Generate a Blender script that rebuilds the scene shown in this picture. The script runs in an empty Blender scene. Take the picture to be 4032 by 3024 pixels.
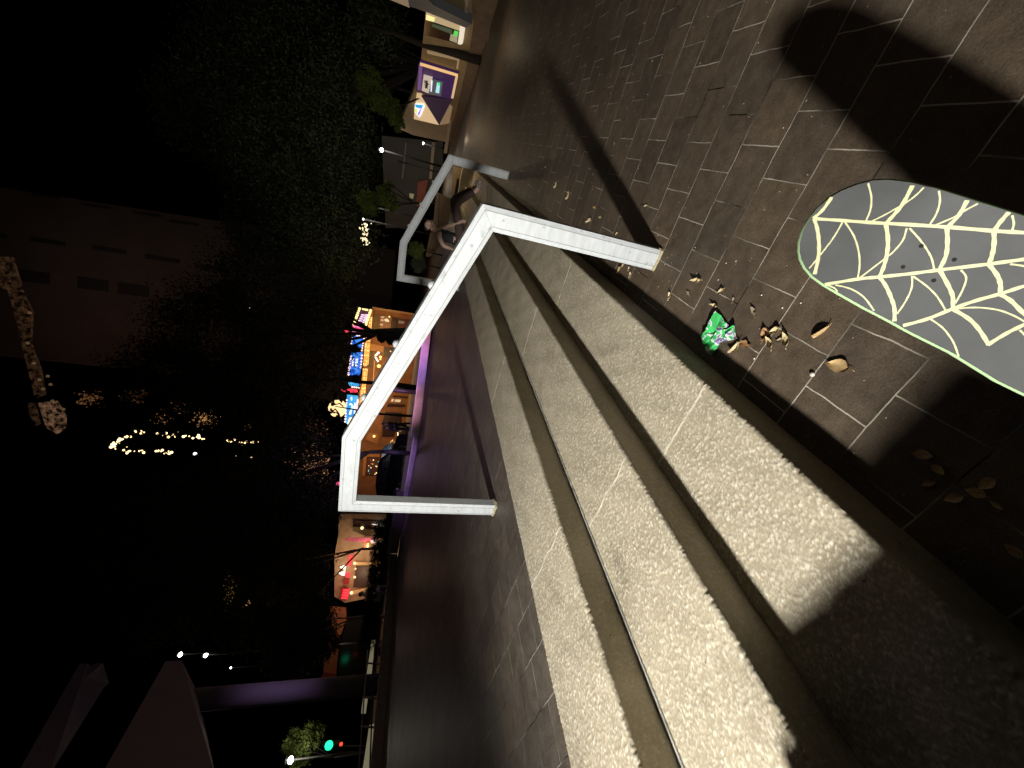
import bpy, bmesh, math, random
import numpy as np
from mathutils import Vector, Matrix
sc = bpy.context.scene
col = sc.collection
rnd = random.Random(7)
nr = np.random.RandomState(5)

# ------------------------------------------------------------------ camera
F, ROLL, PITCH, YAW, CAMZ = 1533.67, -0.1298, 0.2830, 0.5384, 1.3319
cy, sy, cp, sp, cr, sr = math.cos(YAW), math.sin(YAW), math.cos(PITCH), math.sin(PITCH), math.cos(ROLL), math.sin(ROLL)
FW = np.array([-sy*cp, cy*cp, -sp]); RT = np.array([cy, sy, 0.]); DN = np.cross(FW, RT)
RT2 = cr*RT + sr*DN; DN2 = -sr*RT + cr*DN
CAM = np.array([0, 0, CAMZ])
camd = bpy.data.cameras.new('camera'); cam = bpy.data.objects.new('camera', camd); col.objects.link(cam)
mw = Matrix.Identity(4)
for i in range(3):
    mw[i][0] = DN2[i]; mw[i][1] = RT2[i]; mw[i][2] = -FW[i]; mw[i][3] = CAM[i]
cam.matrix_world = mw
camd.sensor_width = 36; camd.lens = F/4032*36; camd.clip_start = 0.02; camd.clip_end = 600
sc.camera = cam

# ------------------------------------------------------------------ world, exposure
w = bpy.data.worlds.new('World'); sc.world = w; w.use_nodes = True
wn = w.node_tree; bg = wn.nodes['Background']
sky = wn.nodes.new('ShaderNodeTexSky'); sky.sky_type = 'NISHITA'; sky.sun_disc = False
sky.sun_elevation = math.radians(-14); sky.sun_rotation = math.radians(200)
wn.links.new(sky.outputs[0], bg.inputs[0]); bg.inputs[1].default_value = 0.05
sc.view_settings.view_transform = 'Standard'; sc.view_settings.look = 'None'
sc.view_settings.exposure = 0; sc.view_settings.gamma = 1
sc.cycles.use_denoising = True
sc.cycles.max_bounces = 6

# ------------------------------------------------------------------ lamps
LAMP = Vector((-1.73, -2.32, 1.94))
def lamp(name, kind, loc, power, colr, size=.1, aim=None, spot=None, blend=.5, sy_=None):
    l = bpy.data.lights.new(name, kind); l.energy = power; l.color = colr
    if kind == 'AREA':
        l.size = size
        if sy_: l.shape = 'RECTANGLE'; l.size_y = sy_
    else: l.shadow_soft_size = size
    if kind == 'SPOT': l.spot_size = math.radians(spot); l.spot_blend = blend
    o = bpy.data.objects.new(name, l); col.objects.link(o); o.location = loc
    if aim is not None: o.rotation_euler = (Vector(aim)-Vector(loc)).to_track_quat('-Z', 'Y').to_euler()
    return o
lamp('work_light_lamp', 'SPOT', LAMP, 1700, (1, .95, .85), .11, (1.3, 9.0, .7), 94, 1.)
# warm fill lamps, unseen, added to supply the ambient light
lamp('ambient_fill', 'POINT', (5.5, -7.5, 6.5), 70, (1, .72, .40), .7)
lamp('ambient_fill', 'POINT', (-9, -6, 6.5), 60, (1, .70, .45), .7)
lamp('ambient_fill', 'POINT', (7.5, 6.5, 6.0), 30, (1, .82, .62), .5)

# ------------------------------------------------------------------ pixel -> world
def ray(q):
    u, v = 3024-q[1]-1512, q[0]-2016
    return (u*RT2 + v*DN2)/F + FW
def gz(q, z=0.):
    d = ray(q); return CAM + d*((z-CAMZ)/d[2])
def gy(q, y):
    d = ray(q); return CAM + d*(y/d[1])
def pd(q, dep):
    return CAM + ray(q)*dep
class VPlane:
    """a vertical wall plane through two ground points; normal n looks to the camera"""
    def __init__(s, a, b):
        s.o = np.array([a[0], a[1], 0.]); u = np.array([b[0]-a[0], b[1]-a[1], 0.]); s.u = u/np.linalg.norm(u)
        n = np.array([-s.u[1], s.u[0], 0.]); s.n = n if n@(CAM-s.o) > 0 else -n
    def hit(s, q, off=0.):
        d = ray(q); o = s.o + s.n*off
        return CAM + d*(((o-CAM)@s.n)/(d@s.n))

# ------------------------------------------------------------------ materials
MATS = {}
def mat(name, base, rough=.7, metal=0., emit=None, es=0., noise=0., nscale=8., bump=0., bscale=60., spec=None):
    if name in MATS: return MATS[name]
    m = bpy.data.materials.new(name); m.use_nodes = True; t = m.node_tree; b = t.nodes['Principled BSDF']
    b.inputs['Base Color'].default_value = (*base, 1); b.inputs['Roughness'].default_value = rough; b.inputs['Metallic'].default_value = metal
    if spec is not None: b.inputs['Specular IOR Level'].default_value = spec
    if emit: b.inputs['Emission Color'].default_value = (*emit, 1); b.inputs['Emission Strength'].default_value = es
    tc = t.nodes.new('ShaderNodeTexCoord')
    if noise:
        n = t.nodes.new('ShaderNodeTexNoise'); n.inputs['Scale'].default_value = nscale; n.inputs['Detail'].default_value = 6
        t.links.new(tc.outputs['Object'], n.inputs['Vector'])
        r = t.nodes.new('ShaderNodeMapRange'); r.inputs[1].default_value = .3; r.inputs[2].default_value = .7
        r.inputs[3].default_value = 1-noise; r.inputs[4].default_value = 1+noise
        t.links.new(n.outputs[0], r.inputs[0])
        mx = t.nodes.new('ShaderNodeVectorMath'); mx.operation = 'SCALE'; mx.inputs[0].default_value = base
        t.links.new(r.outputs[0], mx.inputs['Scale']); t.links.new(mx.outputs[0], b.inputs['Base Color'])
    if bump:
        n2 = t.nodes.new('ShaderNodeTexNoise'); n2.inputs['Scale'].default_value = bscale; n2.inputs['Detail'].default_value = 5
        t.links.new(tc.outputs['Object'], n2.inputs['Vector'])
        bp = t.nodes.new('ShaderNodeBump'); bp.inputs['Strength'].default_value = bump; bp.inputs['Distance'].default_value = .01
        t.links.new(n2.outputs[0], bp.inputs['Height']); t.links.new(bp.outputs[0], b.inputs['Normal'])
    MATS[name] = m; return m
def emis(name, c, s): return mat(name, (c[0]*.5, c[1]*.5, c[2]*.5), .5, emit=c, es=s)

def N(t, typ, **kw):
    n = t.nodes.new(typ)
    for k, v in kw.items(): setattr(n, k, v)
    return n
def paver_mat(name, base, rough, grout, gm):
    """square paving in running bond, .234 x .228 m, pale worn grout showing only in stretches"""
    m = bpy.data.materials.new(name); m.use_nodes = True; t = m.node_tree; L = t.links; b = t.nodes['Principled BSDF']
    g = N(t, 'ShaderNodeNewGeometry')
    wob = N(t, 'ShaderNodeTexNoise'); wob.inputs['Scale'].default_value = 9.; L.new(g.outputs['Position'], wob.inputs['Vector'])
    ws = N(t, 'ShaderNodeVectorMath', operation='SCALE'); ws.inputs['Scale'].default_value = .012; L.new(wob.outputs['Color'], ws.inputs[0])
    ad = N(t, 'ShaderNodeVectorMath', operation='ADD'); L.new(g.outputs['Position'], ad.inputs[0]); L.new(ws.outputs[0], ad.inputs[1])
    sh = N(t, 'ShaderNodeVectorMath', operation='SUBTRACT'); sh.inputs[1].default_value = (.067, .020, 0); L.new(ad.outputs[0], sh.inputs[0])
    br = N(t, 'ShaderNodeTexBrick'); br.offset = .5; br.offset_frequency = 2
    br.inputs['Scale'].default_value = 1; br.inputs['Brick Width'].default_value = .234; br.inputs['Row Height'].default_value = .228
    br.inputs['Mortar Size'].default_value = .0025; br.inputs['Mortar Smooth'].default_value = .25; br.inputs['Bias'].default_value = 0
    br.inputs['Color1'].default_value = (.84, .85, .86, 1); br.inputs['Color2'].default_value = (1.18, 1.14, 1.08, 1)
    L.new(sh.outputs[0], br.inputs['Vector'])
    # colour: brick tone x mottling
    n1 = N(t, 'ShaderNodeTexNoise'); n1.inputs['Scale'].default_value = 14; n1.inputs['Detail'].default_value = 8; n1.inputs['Roughness'].default_value = .7
    n2 = N(t, 'ShaderNodeTexNoise'); n2.inputs['Scale'].default_value = 1.6; n2.inputs['Detail'].default_value = 3
    n3 = N(t, 'ShaderNodeTexNoise'); n3.inputs['Scale'].default_value = 160; n3.inputs['Detail'].default_value = 2
    for n in (n1, n2, n3): L.new(g.outputs['Position'], n.inputs['Vector'])
    def mr(src, a, b_, c, d):
        r = N(t, 'ShaderNodeMapRange'); r.inputs[1].default_value = a; r.inputs[2].default_value = b_; r.inputs[3].default_value = c; r.inputs[4].default_value = d
        L.new(src, r.inputs[0]); return r.outputs[0]
    def mul(a, b_):
        q = N(t, 'ShaderNodeMath', operation='MULTIPLY'); L.new(a, q.inputs[0])
        if isinstance(b_, float): q.inputs[1].default_value = b_
        else: L.new(b_, q.inputs[1])
        return q.outputs[0]
    k = mul(mul(mr(n1.outputs[0], .3, .7, .68, 1.3), mr(n2.outputs[0], .3, .7, .8, 1.2)), mr(n3.outputs[0], .25, .75, .7, 1.3))
    sc1 = N(t, 'ShaderNodeVectorMath', operation='SCALE'); L.new(br.outputs['Color'], sc1.inputs[0]); L.new(k, sc1.inputs['Scale'])
    mb = N(t, 'ShaderNodeVectorMath', operation='MULTIPLY'); mb.inputs[1].default_value = base; L.new(sc1.outputs[0], mb.inputs[0])
    # grout only here and there
    n4 = N(t, 'ShaderNodeTexNoise'); n4.inputs['Scale'].default_value = 3.3; n4.inputs['Detail'].default_value = 4; L.new(g.outputs['Position'], n4.inputs['Vector'])
    gmask = mul(mr(n4.outputs[0], gm, gm+.2, 0., 1.), br.outputs['Fac'])
    mxg = N(t, 'ShaderNodeMix', data_type='RGBA'); mxg.inputs[7].default_value = (*grout, 1)
    L.new(gmask, mxg.inputs[0]); L.new(mb.outputs[0], mxg.inputs[6])
    # dark gap elsewhere
    inv = N(t, 'ShaderNodeMath', operation='SUBTRACT'); inv.inputs[0].default_value = 1; L.new(mr(n4.outputs[0], gm, gm+.2, 0., 1.), inv.inputs[1])
    dk = mul(mul(inv.outputs[0], br.outputs['Fac']), .16)
    mxd = N(t, 'ShaderNodeMix', data_type='RGBA'); mxd.inputs[7].default_value = (.018, .014, .012, 1)
    L.new(dk, mxd.inputs[0]); L.new(mxg.outputs[2], mxd.inputs[6]); L.new(mxd.outputs[2], b.inputs['Base Color'])
    L.new(mr(n1.outputs[0], .3, .7, rough-.08, rough+.1), b.inputs['Roughness'])
    b.inputs['Specular IOR Level'].default_value = .28
    # height: noise - gap
    h1 = mul(n3.outputs[0], .25); h2 = N(t, 'ShaderNodeMath', operation='ADD'); L.new(h1, h2.inputs[0]); L.new(n1.outputs[0], h2.inputs[1])
    h3 = N(t, 'ShaderNodeMath', operation='ADD'); L.new(h2.outputs[0], h3.inputs[0]); L.new(mul(gmask, 1.1), h3.inputs[1])
    h4 = N(t, 'ShaderNodeMath', operation='SUBTRACT'); L.new(h3.outputs[0], h4.inputs[0]); L.new(mul(dk, 1.6), h4.inputs[1])
    bp = N(t, 'ShaderNodeBump'); bp.inputs['Strength'].default_value = .55; bp.inputs['Distance'].default_value = .006
    L.new(h4.outputs[0], bp.inputs['Height']); L.new(bp.outputs[0], b.inputs['Normal'])
    return m
M_low = paver_mat('lower_paving_brown', (.105, .081, .060), .60, (.50, .455, .39), .36)
M_up = paver_mat('upper_paving_brown', (.108, .092, .078), .55, (.46, .43, .40), .44)

def step_mat():
    """exposed aggregate concrete; vertex colour 'agg' marks the pale pebbles that stand proud"""
    m = bpy.data.materials.new('exposed_aggregate_concrete'); m.use_nodes = True; t = m.node_tree; L = t.links; b = t.nodes['Principled BSDF']
    at = N(t, 'ShaderNodeAttribute', attribute_name='agg'); g = N(t, 'ShaderNodeNewGeometry')
    n1 = N(t, 'ShaderNodeTexNoise'); n1.inputs['Scale'].default_value = 3.2; n1.inputs['Detail'].default_value = 7
    n2 = N(t, 'ShaderNodeTexNoise'); n2.inputs['Scale'].default_value = 230; n2.inputs['Detail'].default_value = 2
    for n in (n1, n2): L.new(g.outputs['Position'], n.inputs['Vector'])
    r1 = N(t, 'ShaderNodeValToRGB'); r1.color_ramp.elements[0].position = .32; r1.color_ramp.elements[0].color = (.345, .30, .215, 1)
    r1.color_ramp.elements[1].position = .68; r1.color_ramp.elements[1].color = (.475, .42, .315, 1); L.new(n1.outputs[0], r1.inputs[0])
    mx = N(t, 'ShaderNodeMix', data_type='RGBA'); mx.inputs[7].default_value = (.70, .66, .55, 1)
    L.new(at.outputs['Fac'], mx.inputs[0]); L.new(r1.outputs[0], mx.inputs[6])
    r2 = N(t, 'ShaderNodeMapRange'); r2.inputs[1].default_value = .25; r2.inputs[2].default_value = .75; r2.inputs[3].default_value = .88; r2.inputs[4].default_value = 1.13
    L.new(n2.outputs[0], r2.inputs[0])
    s = N(t, 'ShaderNodeVectorMath', operation='SCALE'); L.new(mx.outputs[2], s.inputs[0]); L.new(r2.outputs[0], s.inputs['Scale'])
    n5 = N(t, 'ShaderNodeTexNoise'); n5.inputs['Scale'].default_value = 1.9; n5.inputs['Detail'].default_value = 9; n5.inputs['Roughness'].default_value = .68; n5.inputs['Distortion'].default_value = .6; L.new(g.outputs['Position'], n5.inputs['Vector'])
    r5 = N(t, 'ShaderNodeMapRange'); r5.inputs[1].default_value = .55; r5.inputs[2].default_value = .72; r5.inputs[3].default_value = 1; r5.inputs[4].default_value = .68; L.new(n5.outputs[0], r5.inputs[0])
    s5 = N(t, 'ShaderNodeVectorMath', operation='SCALE'); L.new(s.outputs[0], s5.inputs[0]); L.new(r5.outputs[0], s5.inputs['Scale']); s = s5
    # dark pits
    v = N(t, 'ShaderNodeTexVoronoi'); v.inputs['Scale'].default_value = 26; L.new(g.outputs['Position'], v.inputs['Vector'])
    pr = N(t, 'ShaderNodeMapRange'); pr.inputs[1].default_value = .06; pr.inputs[2].default_value = .10; pr.inputs[3].default_value = .2; pr.inputs[4].default_value = 1
    L.new(v.outputs['Distance'], pr.inputs[0])
    pn = N(t, 'ShaderNodeTexNoise'); pn.inputs['Scale'].default_value = 4; L.new(g.outputs['Position'], pn.inputs['Vector'])
    pm = N(t, 'ShaderNodeMath', operation='GREATER_THAN'); pm.inputs[1].default_value = .60; L.new(pn.outputs[0], pm.inputs[0])
    mm = N(t, 'ShaderNodeMix', data_type='FLOAT'); mm.inputs[2].default_value = 1; L.new(pm.outputs[0], mm.inputs[0]); L.new(pr.outputs[0], mm.inputs[3])
    s2 = N(t, 'ShaderNodeVectorMath', operation='SCALE'); L.new(s.outputs[0], s2.inputs[0]); L.new(mm.outputs[0], s2.inputs['Scale'])
    L.new(s2.outputs[0], b.inputs['Base Color']); b.inputs['Roughness'].default_value = .8; b.inputs['Specular IOR Level'].default_value = .3
    v2 = N(t, 'ShaderNodeTexVoronoi'); v2.inputs['Scale'].default_value = 90; L.new(g.outputs['Position'], v2.inputs['Vector'])
    bp = N(t, 'ShaderNodeBump'); bp.invert = True; bp.inputs['Strength'].default_value = .12; bp.inputs['Distance'].default_value = .002
    L.new(v2.outputs['Distance'], bp.inputs['Height']); L.new(bp.outputs[0], b.inputs['Normal'])
    return m
M_step = step_mat()

# ------------------------------------------------------------------ object helpers
def wl(o):
    v = Vector((0, 0, 0))
    while o is not None: v = v + o.location; o = o.parent
    return v
def tag(o, label=None, cat=None, group=None, kind=None):
    if label: o['label'] = label
    if cat: o['category'] = cat
    if group: o['group'] = group
    if kind: o['kind'] = kind
    return o
def thing(name, loc, label, cat, group=None):
    o = bpy.data.objects.new(name, None); col.objects.link(o); o.location = loc; o.empty_display_size = .2
    return tag(o, label, cat, group)
def mk(name, v, f, m, parent=None, smooth=False):
    """v in world coordinates"""
    me = bpy.data.meshes.new(name)
    off = wl(parent) if parent is not None else Vector((0, 0, 0))
    me.from_pydata([(p[0]-off[0], p[1]-off[1], p[2]-off[2]) for p in v], [], [list(q) for q in f])
    me.materials.append(m); me.update()
    if smooth: me.polygons.foreach_set('use_smooth', [True]*len(me.polygons))
    o = bpy.data.objects.new(name, me); col.objects.link(o)
    if parent is not None: o.parent = parent
    return o
def fixn(o):
    bm = bmesh.new(); bm.from_mesh(o.data); bmesh.ops.recalc_face_normals(bm, faces=bm.faces); bm.to_mesh(o.data); bm.free(); return o
def prism(pts, d):
    """polygon pts (3D, front) swept by vector d"""
    n = len(pts); a = [np.array(p) for p in pts]; b = [p + d for p in a]
    f = [list(range(n)), [n+i for i in reversed(range(n))]] + [[i, n+i, n+(i+1) % n, (i+1) % n] for i in range(n)]
    return a+b, f
def wallpoly(name, pl, px, m, parent=None, off=0., th=.06):
    pts = [pl.hit(q, off) for q in px]
    v, f = prism(pts, -pl.n*th); return fixn(mk(name, v, f, m, parent))
def boxv(c, s, rz=0.):
    c_, s_ = math.cos(rz), math.sin(rz); v = []
    for dz in (-1, 1):
        for dx, dy in ((-1, -1), (1, -1), (1, 1), (-1, 1)):
            x, y = dx*s[0]/2, dy*s[1]/2; v.append((c[0]+x*c_-y*s_, c[1]+x*s_+y*c_, c[2]+dz*s[2]/2))
    return v, [(3, 2, 1, 0), (4, 5, 6, 7), (0, 1, 5, 4), (1, 2, 6, 5), (2, 3, 7, 6), (3, 0, 4, 7)]
def box(name, c, s, m, parent=None, rz=0., bevel=0.):
    v, f = boxv(c, s, rz); o = mk(name, v, f, m, parent)
    if bevel:
        b = o.modifiers.new('bevel', 'BEVEL'); b.width = bevel; b.segments = 2
    return o
def tubev(path, rad, n=8):
    path = [Vector(tuple(p)) for p in path]; v = []; f = []
    if not hasattr(rad, '__len__'): rad = [rad]*len(path)
    for i, p in enumerate(path):
        d = (path[min(i+1, len(path)-1)]-path[max(i-1, 0)]).normalized()
        a = d.orthogonal().normalized() if i == 0 else (pa - d*pa.dot(d)).normalized()
        pa = a; b = d.cross(a)
        for k in range(n):
            t = 2*math.pi*k/n; v.append(tuple(p + (a*math.cos(t)+b*math.sin(t))*rad[i]))
        if i:
            for k in range(n): f.append(((i-1)*n+k, (i-1)*n+(k+1) % n, i*n+(k+1) % n, i*n+k))
    f.append(tuple(reversed(range(n)))); f.append(tuple(len(path)*n-n+k for k in range(n)))
    return v, f
def tube(name, path, rad, m, parent=None, n=8, smooth=True):
    v, f = tubev(path, rad, n); return mk(name, v, f, m, parent, smooth)
def ball(name, c, r, m, parent=None, sz=1.):
    bm = bmesh.new(); bmesh.ops.create_icosphere(bm, subdivisions=2, radius=r)
    v = [(p.co.x+c[0], p.co.y+c[1], p.co.z*sz+c[2]) for p in bm.verts]; f = [[q.index for q in x.verts] for x in bm.faces]; bm.free()
    return mk(name, v, f, m, parent, True)

# ------------------------------------------------------------------ ground, plaza
X0, X1, X2, X3 = -2.0575, -1.523, -1.016, -0.5728      # plaza edge, noses of the three steps
R = 0.15; YE = 11.3
def sheet(name, poly, z, m, kind='structure'):
    o = mk(name, [(x, y, z) for x, y in poly], [list(range(len(poly)))], m); return tag(fixn_up(o), kind=kind)
def fixn_up(o):
    if o.data.polygons[0].normal.z < 0: o.data.flip_normals()
    return o
sheet('lower_pavement', [(-220, -120), (220, -120), (220, 260), (-220, 260)], 0, M_low)
A_ = gz((1703, 1330), .45); B_ = gz((1607, 1930), .45); D_ = gz((1500, 3000), .45); E_ = gz((1470, 3500), .45)
pl_poly = [(X0, -9), (X0, 13.6), (A_[0]+.5, 13.6), (A_[0], A_[1]), (-9.2, 10.6), (-12.2, 10.6), (-15.6, 10.2), (-18.0, 6.9), (-18.2, 3), (-18.5, -9)]
v, f = prism([(x, y, .45) for x, y in pl_poly], np.array([0, 0, -.449]))
tag(fixn(mk('upper_plaza', v, f, M_up)), kind='structure')

# ------------------------------------------------------------------ steps (real pebbled surface near the camera)
def pebbles(U, V, cell, seed, hmax):
    """height and mask of pale pebbles on a jittered grid, evaluated at U,V (metres)"""
    H = np.zeros_like(U); A = np.zeros_like(U)
    gx = np.floor(U/cell).astype(int); gyy = np.floor(V/cell).astype(int)
    def hsh(a, b, k):
        x = (a*374761393 + b*668265263 + (k+seed)*974634777) & 0xffffffff
        x = ((x ^ (x >> 13))*1274126177) & 0xffffffff
        return ((x ^ (x >> 16)) & 0xffff)/65535.
    for dx in (-1, 0, 1):
        for dy in (-1, 0, 1):
            a, b = gx+dx, gyy+dy
            cx = (a+.15+.7*hsh(a, b, 1))*cell; cy_ = (b+.15+.7*hsh(a, b, 2))*cell
            r = cell*(.22+.42*hsh(a, b, 3)**1.5); el = .6+.8*hsh(a, b, 4); an = hsh(a, b, 5)*3.14
            dxx, dyy = U-cx, V-cy_
            p = (dxx*np.cos(an)+dyy*np.sin(an))/(r*el); q = (-dxx*np.sin(an)+dyy*np.cos(an))*el/r
            d = np.clip(1-p*p-q*q, 0, 1)*(hsh(a, b, 8) > .48)
            h = np.sqrt(d)*r*.62*(.4+.9*hsh(a, b, 6))
            H = np.maximum(H, h); A = np.maximum(A, (d > .02)*(.25+.75*hsh(a, b, 7)))
    return np.minimum(H, hmax), A
def step_obj(name, xa, xb, ztop, zbot, parent, joints, seed):
    """tread from xa (back) to xb (nose), riser from ztop to zbot. profile path walked with spacing ds"""
    rr = .016
    path = []; nrm = []
    xs = np.arange(xa, xb-rr, .0042)
    for x in xs: path.append((x, ztop)); nrm.append((0, 1))
    for t in np.linspace(0, math.pi/2, 7):
        path.append((xb-rr+rr*math.sin(t), ztop-rr+rr*math.cos(t))); nrm.append((math.sin(t), math.cos(t)))
    for z in np.arange(ztop-rr-.006, zbot+.003, -.007): path.append((xb, z)); nrm.append((1, 0))
    path.append((xb, zbot)); nrm.append((1, 0))
    path = np.array(path); nrm = np.array(nrm)
    y = -1.2; ys = [-9, -6, -4, -2.5, -1.6]
    while y < YE:
        ys.append(y)
        y += .0045 if .0 < y < 2.2 else (.007 if y < 3.6 and y > 0 else (.013 if 0 < y < 6 else .03))
    ys.append(YE); ys = np.array(ys)
    arc = np.concatenate([[0], np.cumsum(np.hypot(*np.diff(path, axis=0).T))])
    Ug, Vg = np.meshgrid(arc, ys, indexing='ij')
    H, A = pebbles(Ug, Vg+3.7*seed, .0102, seed, .0019); H2, A2 = pebbles(Ug+1.3, Vg+9, .0056, seed+11, .0011)
    H = np.maximum(H, H2*.8); A = np.maximum(A, A2*.55)
    isr = (nrm[:, 0] > .9)[:, None]
    H = np.where(isr, H*.35, H); A = np.where(isr, A*.35, A)
    fade = np.clip((4.2-Vg)/3, .22, 1); H = H*fade; A = A*np.clip((6-Vg)/4, .35, 1)
    H += .0016*np.sin(Ug*31+Vg*7)*np.sin(Vg*13+seed)   # slight unevenness
    cn = sum(np.sin(Vg*w_+seed*p_+np.sin(Vg*w_*.37+p_)*1.7) for w_, p_ in ((23, 1), (61, 2), (143, 3), (317, 4)))/2.4
    near_nose = np.exp(-((Ug-arc[len(xs)+3])/.013)**2)
    H = H-near_nose*(np.clip(cn-.45, 0, 1)*.003+.0012*np.abs(np.sin(Vg*520+Ug*300+seed)*np.sin(Vg*333)))      # chipped, worn nosing
    # joints: groove filled with pale mortar
    for yj in joints:
        dj = np.abs(Vg-yj-.004*np.sin(Ug*25+seed)); k = dj < .0048
        if yj < 2.5: H = np.where(k & ~isr, .0012, H); A = np.where(k & ~isr, 1.25, A)
        else: H = np.where(k, -.006, H); A = np.where(k, 0, A)
    P = np.zeros(Ug.shape+(3,))
    P[..., 0] = path[:, 0][:, None] + nrm[:, 0][:, None]*H
    P[..., 2] = path[:, 1][:, None] + nrm[:, 1][:, None]*H
    P[..., 1] = Vg
    n, k = Ug.shape; idx = np.arange(n*k).reshape(n, k)
    q = np.stack([idx[:-1, :-1], idx[1:, :-1], idx[1:, 1:], idx[:-1, 1:]], -1).reshape(-1, 4)
    me = bpy.data.meshes.new(name); nv = n*k; nf = len(q)
    me.vertices.add(nv); me.vertices.foreach_set('co', P.reshape(-1).astype(np.float32))
    me.loops.add(nf*4); me.loops.foreach_set('vertex_index', q.reshape(-1).astype(np.int32))
    me.polygons.add(nf); me.polygons.foreach_set('loop_start', np.arange(0, nf*4, 4, dtype=np.int32))
    try: me.polygons.foreach_set('loop_total', np.full(nf, 4, dtype=np.int32))
    except Exception: pass
    me.update(calc_edges=True); me.validate()
    at = me.attributes.new('agg', 'FLOAT', 'POINT'); at.data.foreach_set('value', np.clip(A, 0, 1.25).reshape(-1).astype(np.float32))
    me.polygons.foreach_set('use_smooth', np.ones(nf, dtype=bool))
    if me.polygons[0].normal.z < 0: me.flip_normals()
    me.materials.append(M_step)
    o = bpy.data.objects.new(name, me); col.objects.link(o); o.parent = parent
    return o
st = thing('concrete_steps', (0, 0, 0), 'three long pebbled concrete steps running away between the brown pavings', 'steps')
J = [-.6, 1.19, 2.99, 4.79, 6.6, 8.4, 10.2]
step_obj('step', X0, X1, 3*R, 2*R, st, [j+.012 for j in J], 1)
step_obj('step', X1, X2, 2*R, R, st, J, 2)
step_obj('step', X2, X3, R, 0, st, [j-.03 for j in J], 3)
v, f = boxv((X1+.0165, 3.6, 2*R+.003), (.009, 15, .008)); mk('mortar_bead', v, f, mat('pale_mortar', (.75, .76, .76), .8, noise=.25, nscale=30, bump=.3), st)
box('end_wall', ((X0+X3)/2-.02, YE+.12, .225), (X3-X0+.08, .24, .446), mat('old_concrete', (.3, .27, .22), .8, noise=.2, bump=.3), st)

# ------------------------------------------------------------------ handrails
def rail_metal():
    m = bpy.data.materials.new('brushed_pale_steel'); m.use_nodes = True; t = m.node_tree; L = t.links; b = t.nodes['Principled BSDF']
    g = N(t, 'ShaderNodeNewGeometry'); mp = N(t, 'ShaderNodeMapping'); mp.inputs['Scale'].default_value = (2, 60, 9); L.new(g.outputs['Position'], mp.inputs['Vector'])
    n = N(t, 'ShaderNodeTexNoise'); n.inputs['Scale'].default_value = 3; n.inputs['Detail'].default_value = 8; n.inputs['Roughness'].default_value = .65; L.new(mp.outputs[0], n.inputs['Vector'])
    n2 = N(t, 'ShaderNodeTexNoise'); n2.inputs['Scale'].default_value = 26; n2.inputs['Detail'].default_value = 4; L.new(g.outputs['Position'], n2.inputs['Vector'])
    r = N(t, 'ShaderNodeValToRGB'); e = r.color_ramp.elements; e[0].position = .26; e[0].color = (.40, .425, .455, 1); e[1].position = .6; e[1].color = (.51, .55, .595, 1); L.new(n.outputs[0], r.inputs[0])
    sc_ = N(t, 'ShaderNodeMapRange'); sc_.inputs[1].default_value = .62; sc_.inputs[2].default_value = .75; sc_.inputs[3].default_value = 1; sc_.inputs[4].default_value = .62; L.new(n2.outputs[0], sc_.inputs[0])
    s = N(t, 'ShaderNodeVectorMath', operation='SCALE'); L.new(r.outputs[0], s.inputs[0]); L.new(sc_.outputs[0], s.inputs['Scale'])
    L.new(s.outputs[0], b.inputs['Base Color']); b.inputs['Metallic'].default_value = .0; b.inputs['Roughness'].default_value = .55; b.inputs['Specular IOR Level'].default_value = .3
    bp = N(t, 'ShaderNodeBump'); bp.inputs['Strength'].default_value = .12; bp.inputs['Distance'].default_value = .01; L.new(n.outputs[0], bp.inputs['Height']); L.new(bp.outputs[0], b.inputs['Normal'])
    return m
M_rail = rail_metal(); M_seam = mat('seam_dark', (.20, .20, .21), .9); M_foot = mat('old_yellowed_sealant', (.42, .38, .24), .8, noise=.3, nscale=60)
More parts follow.
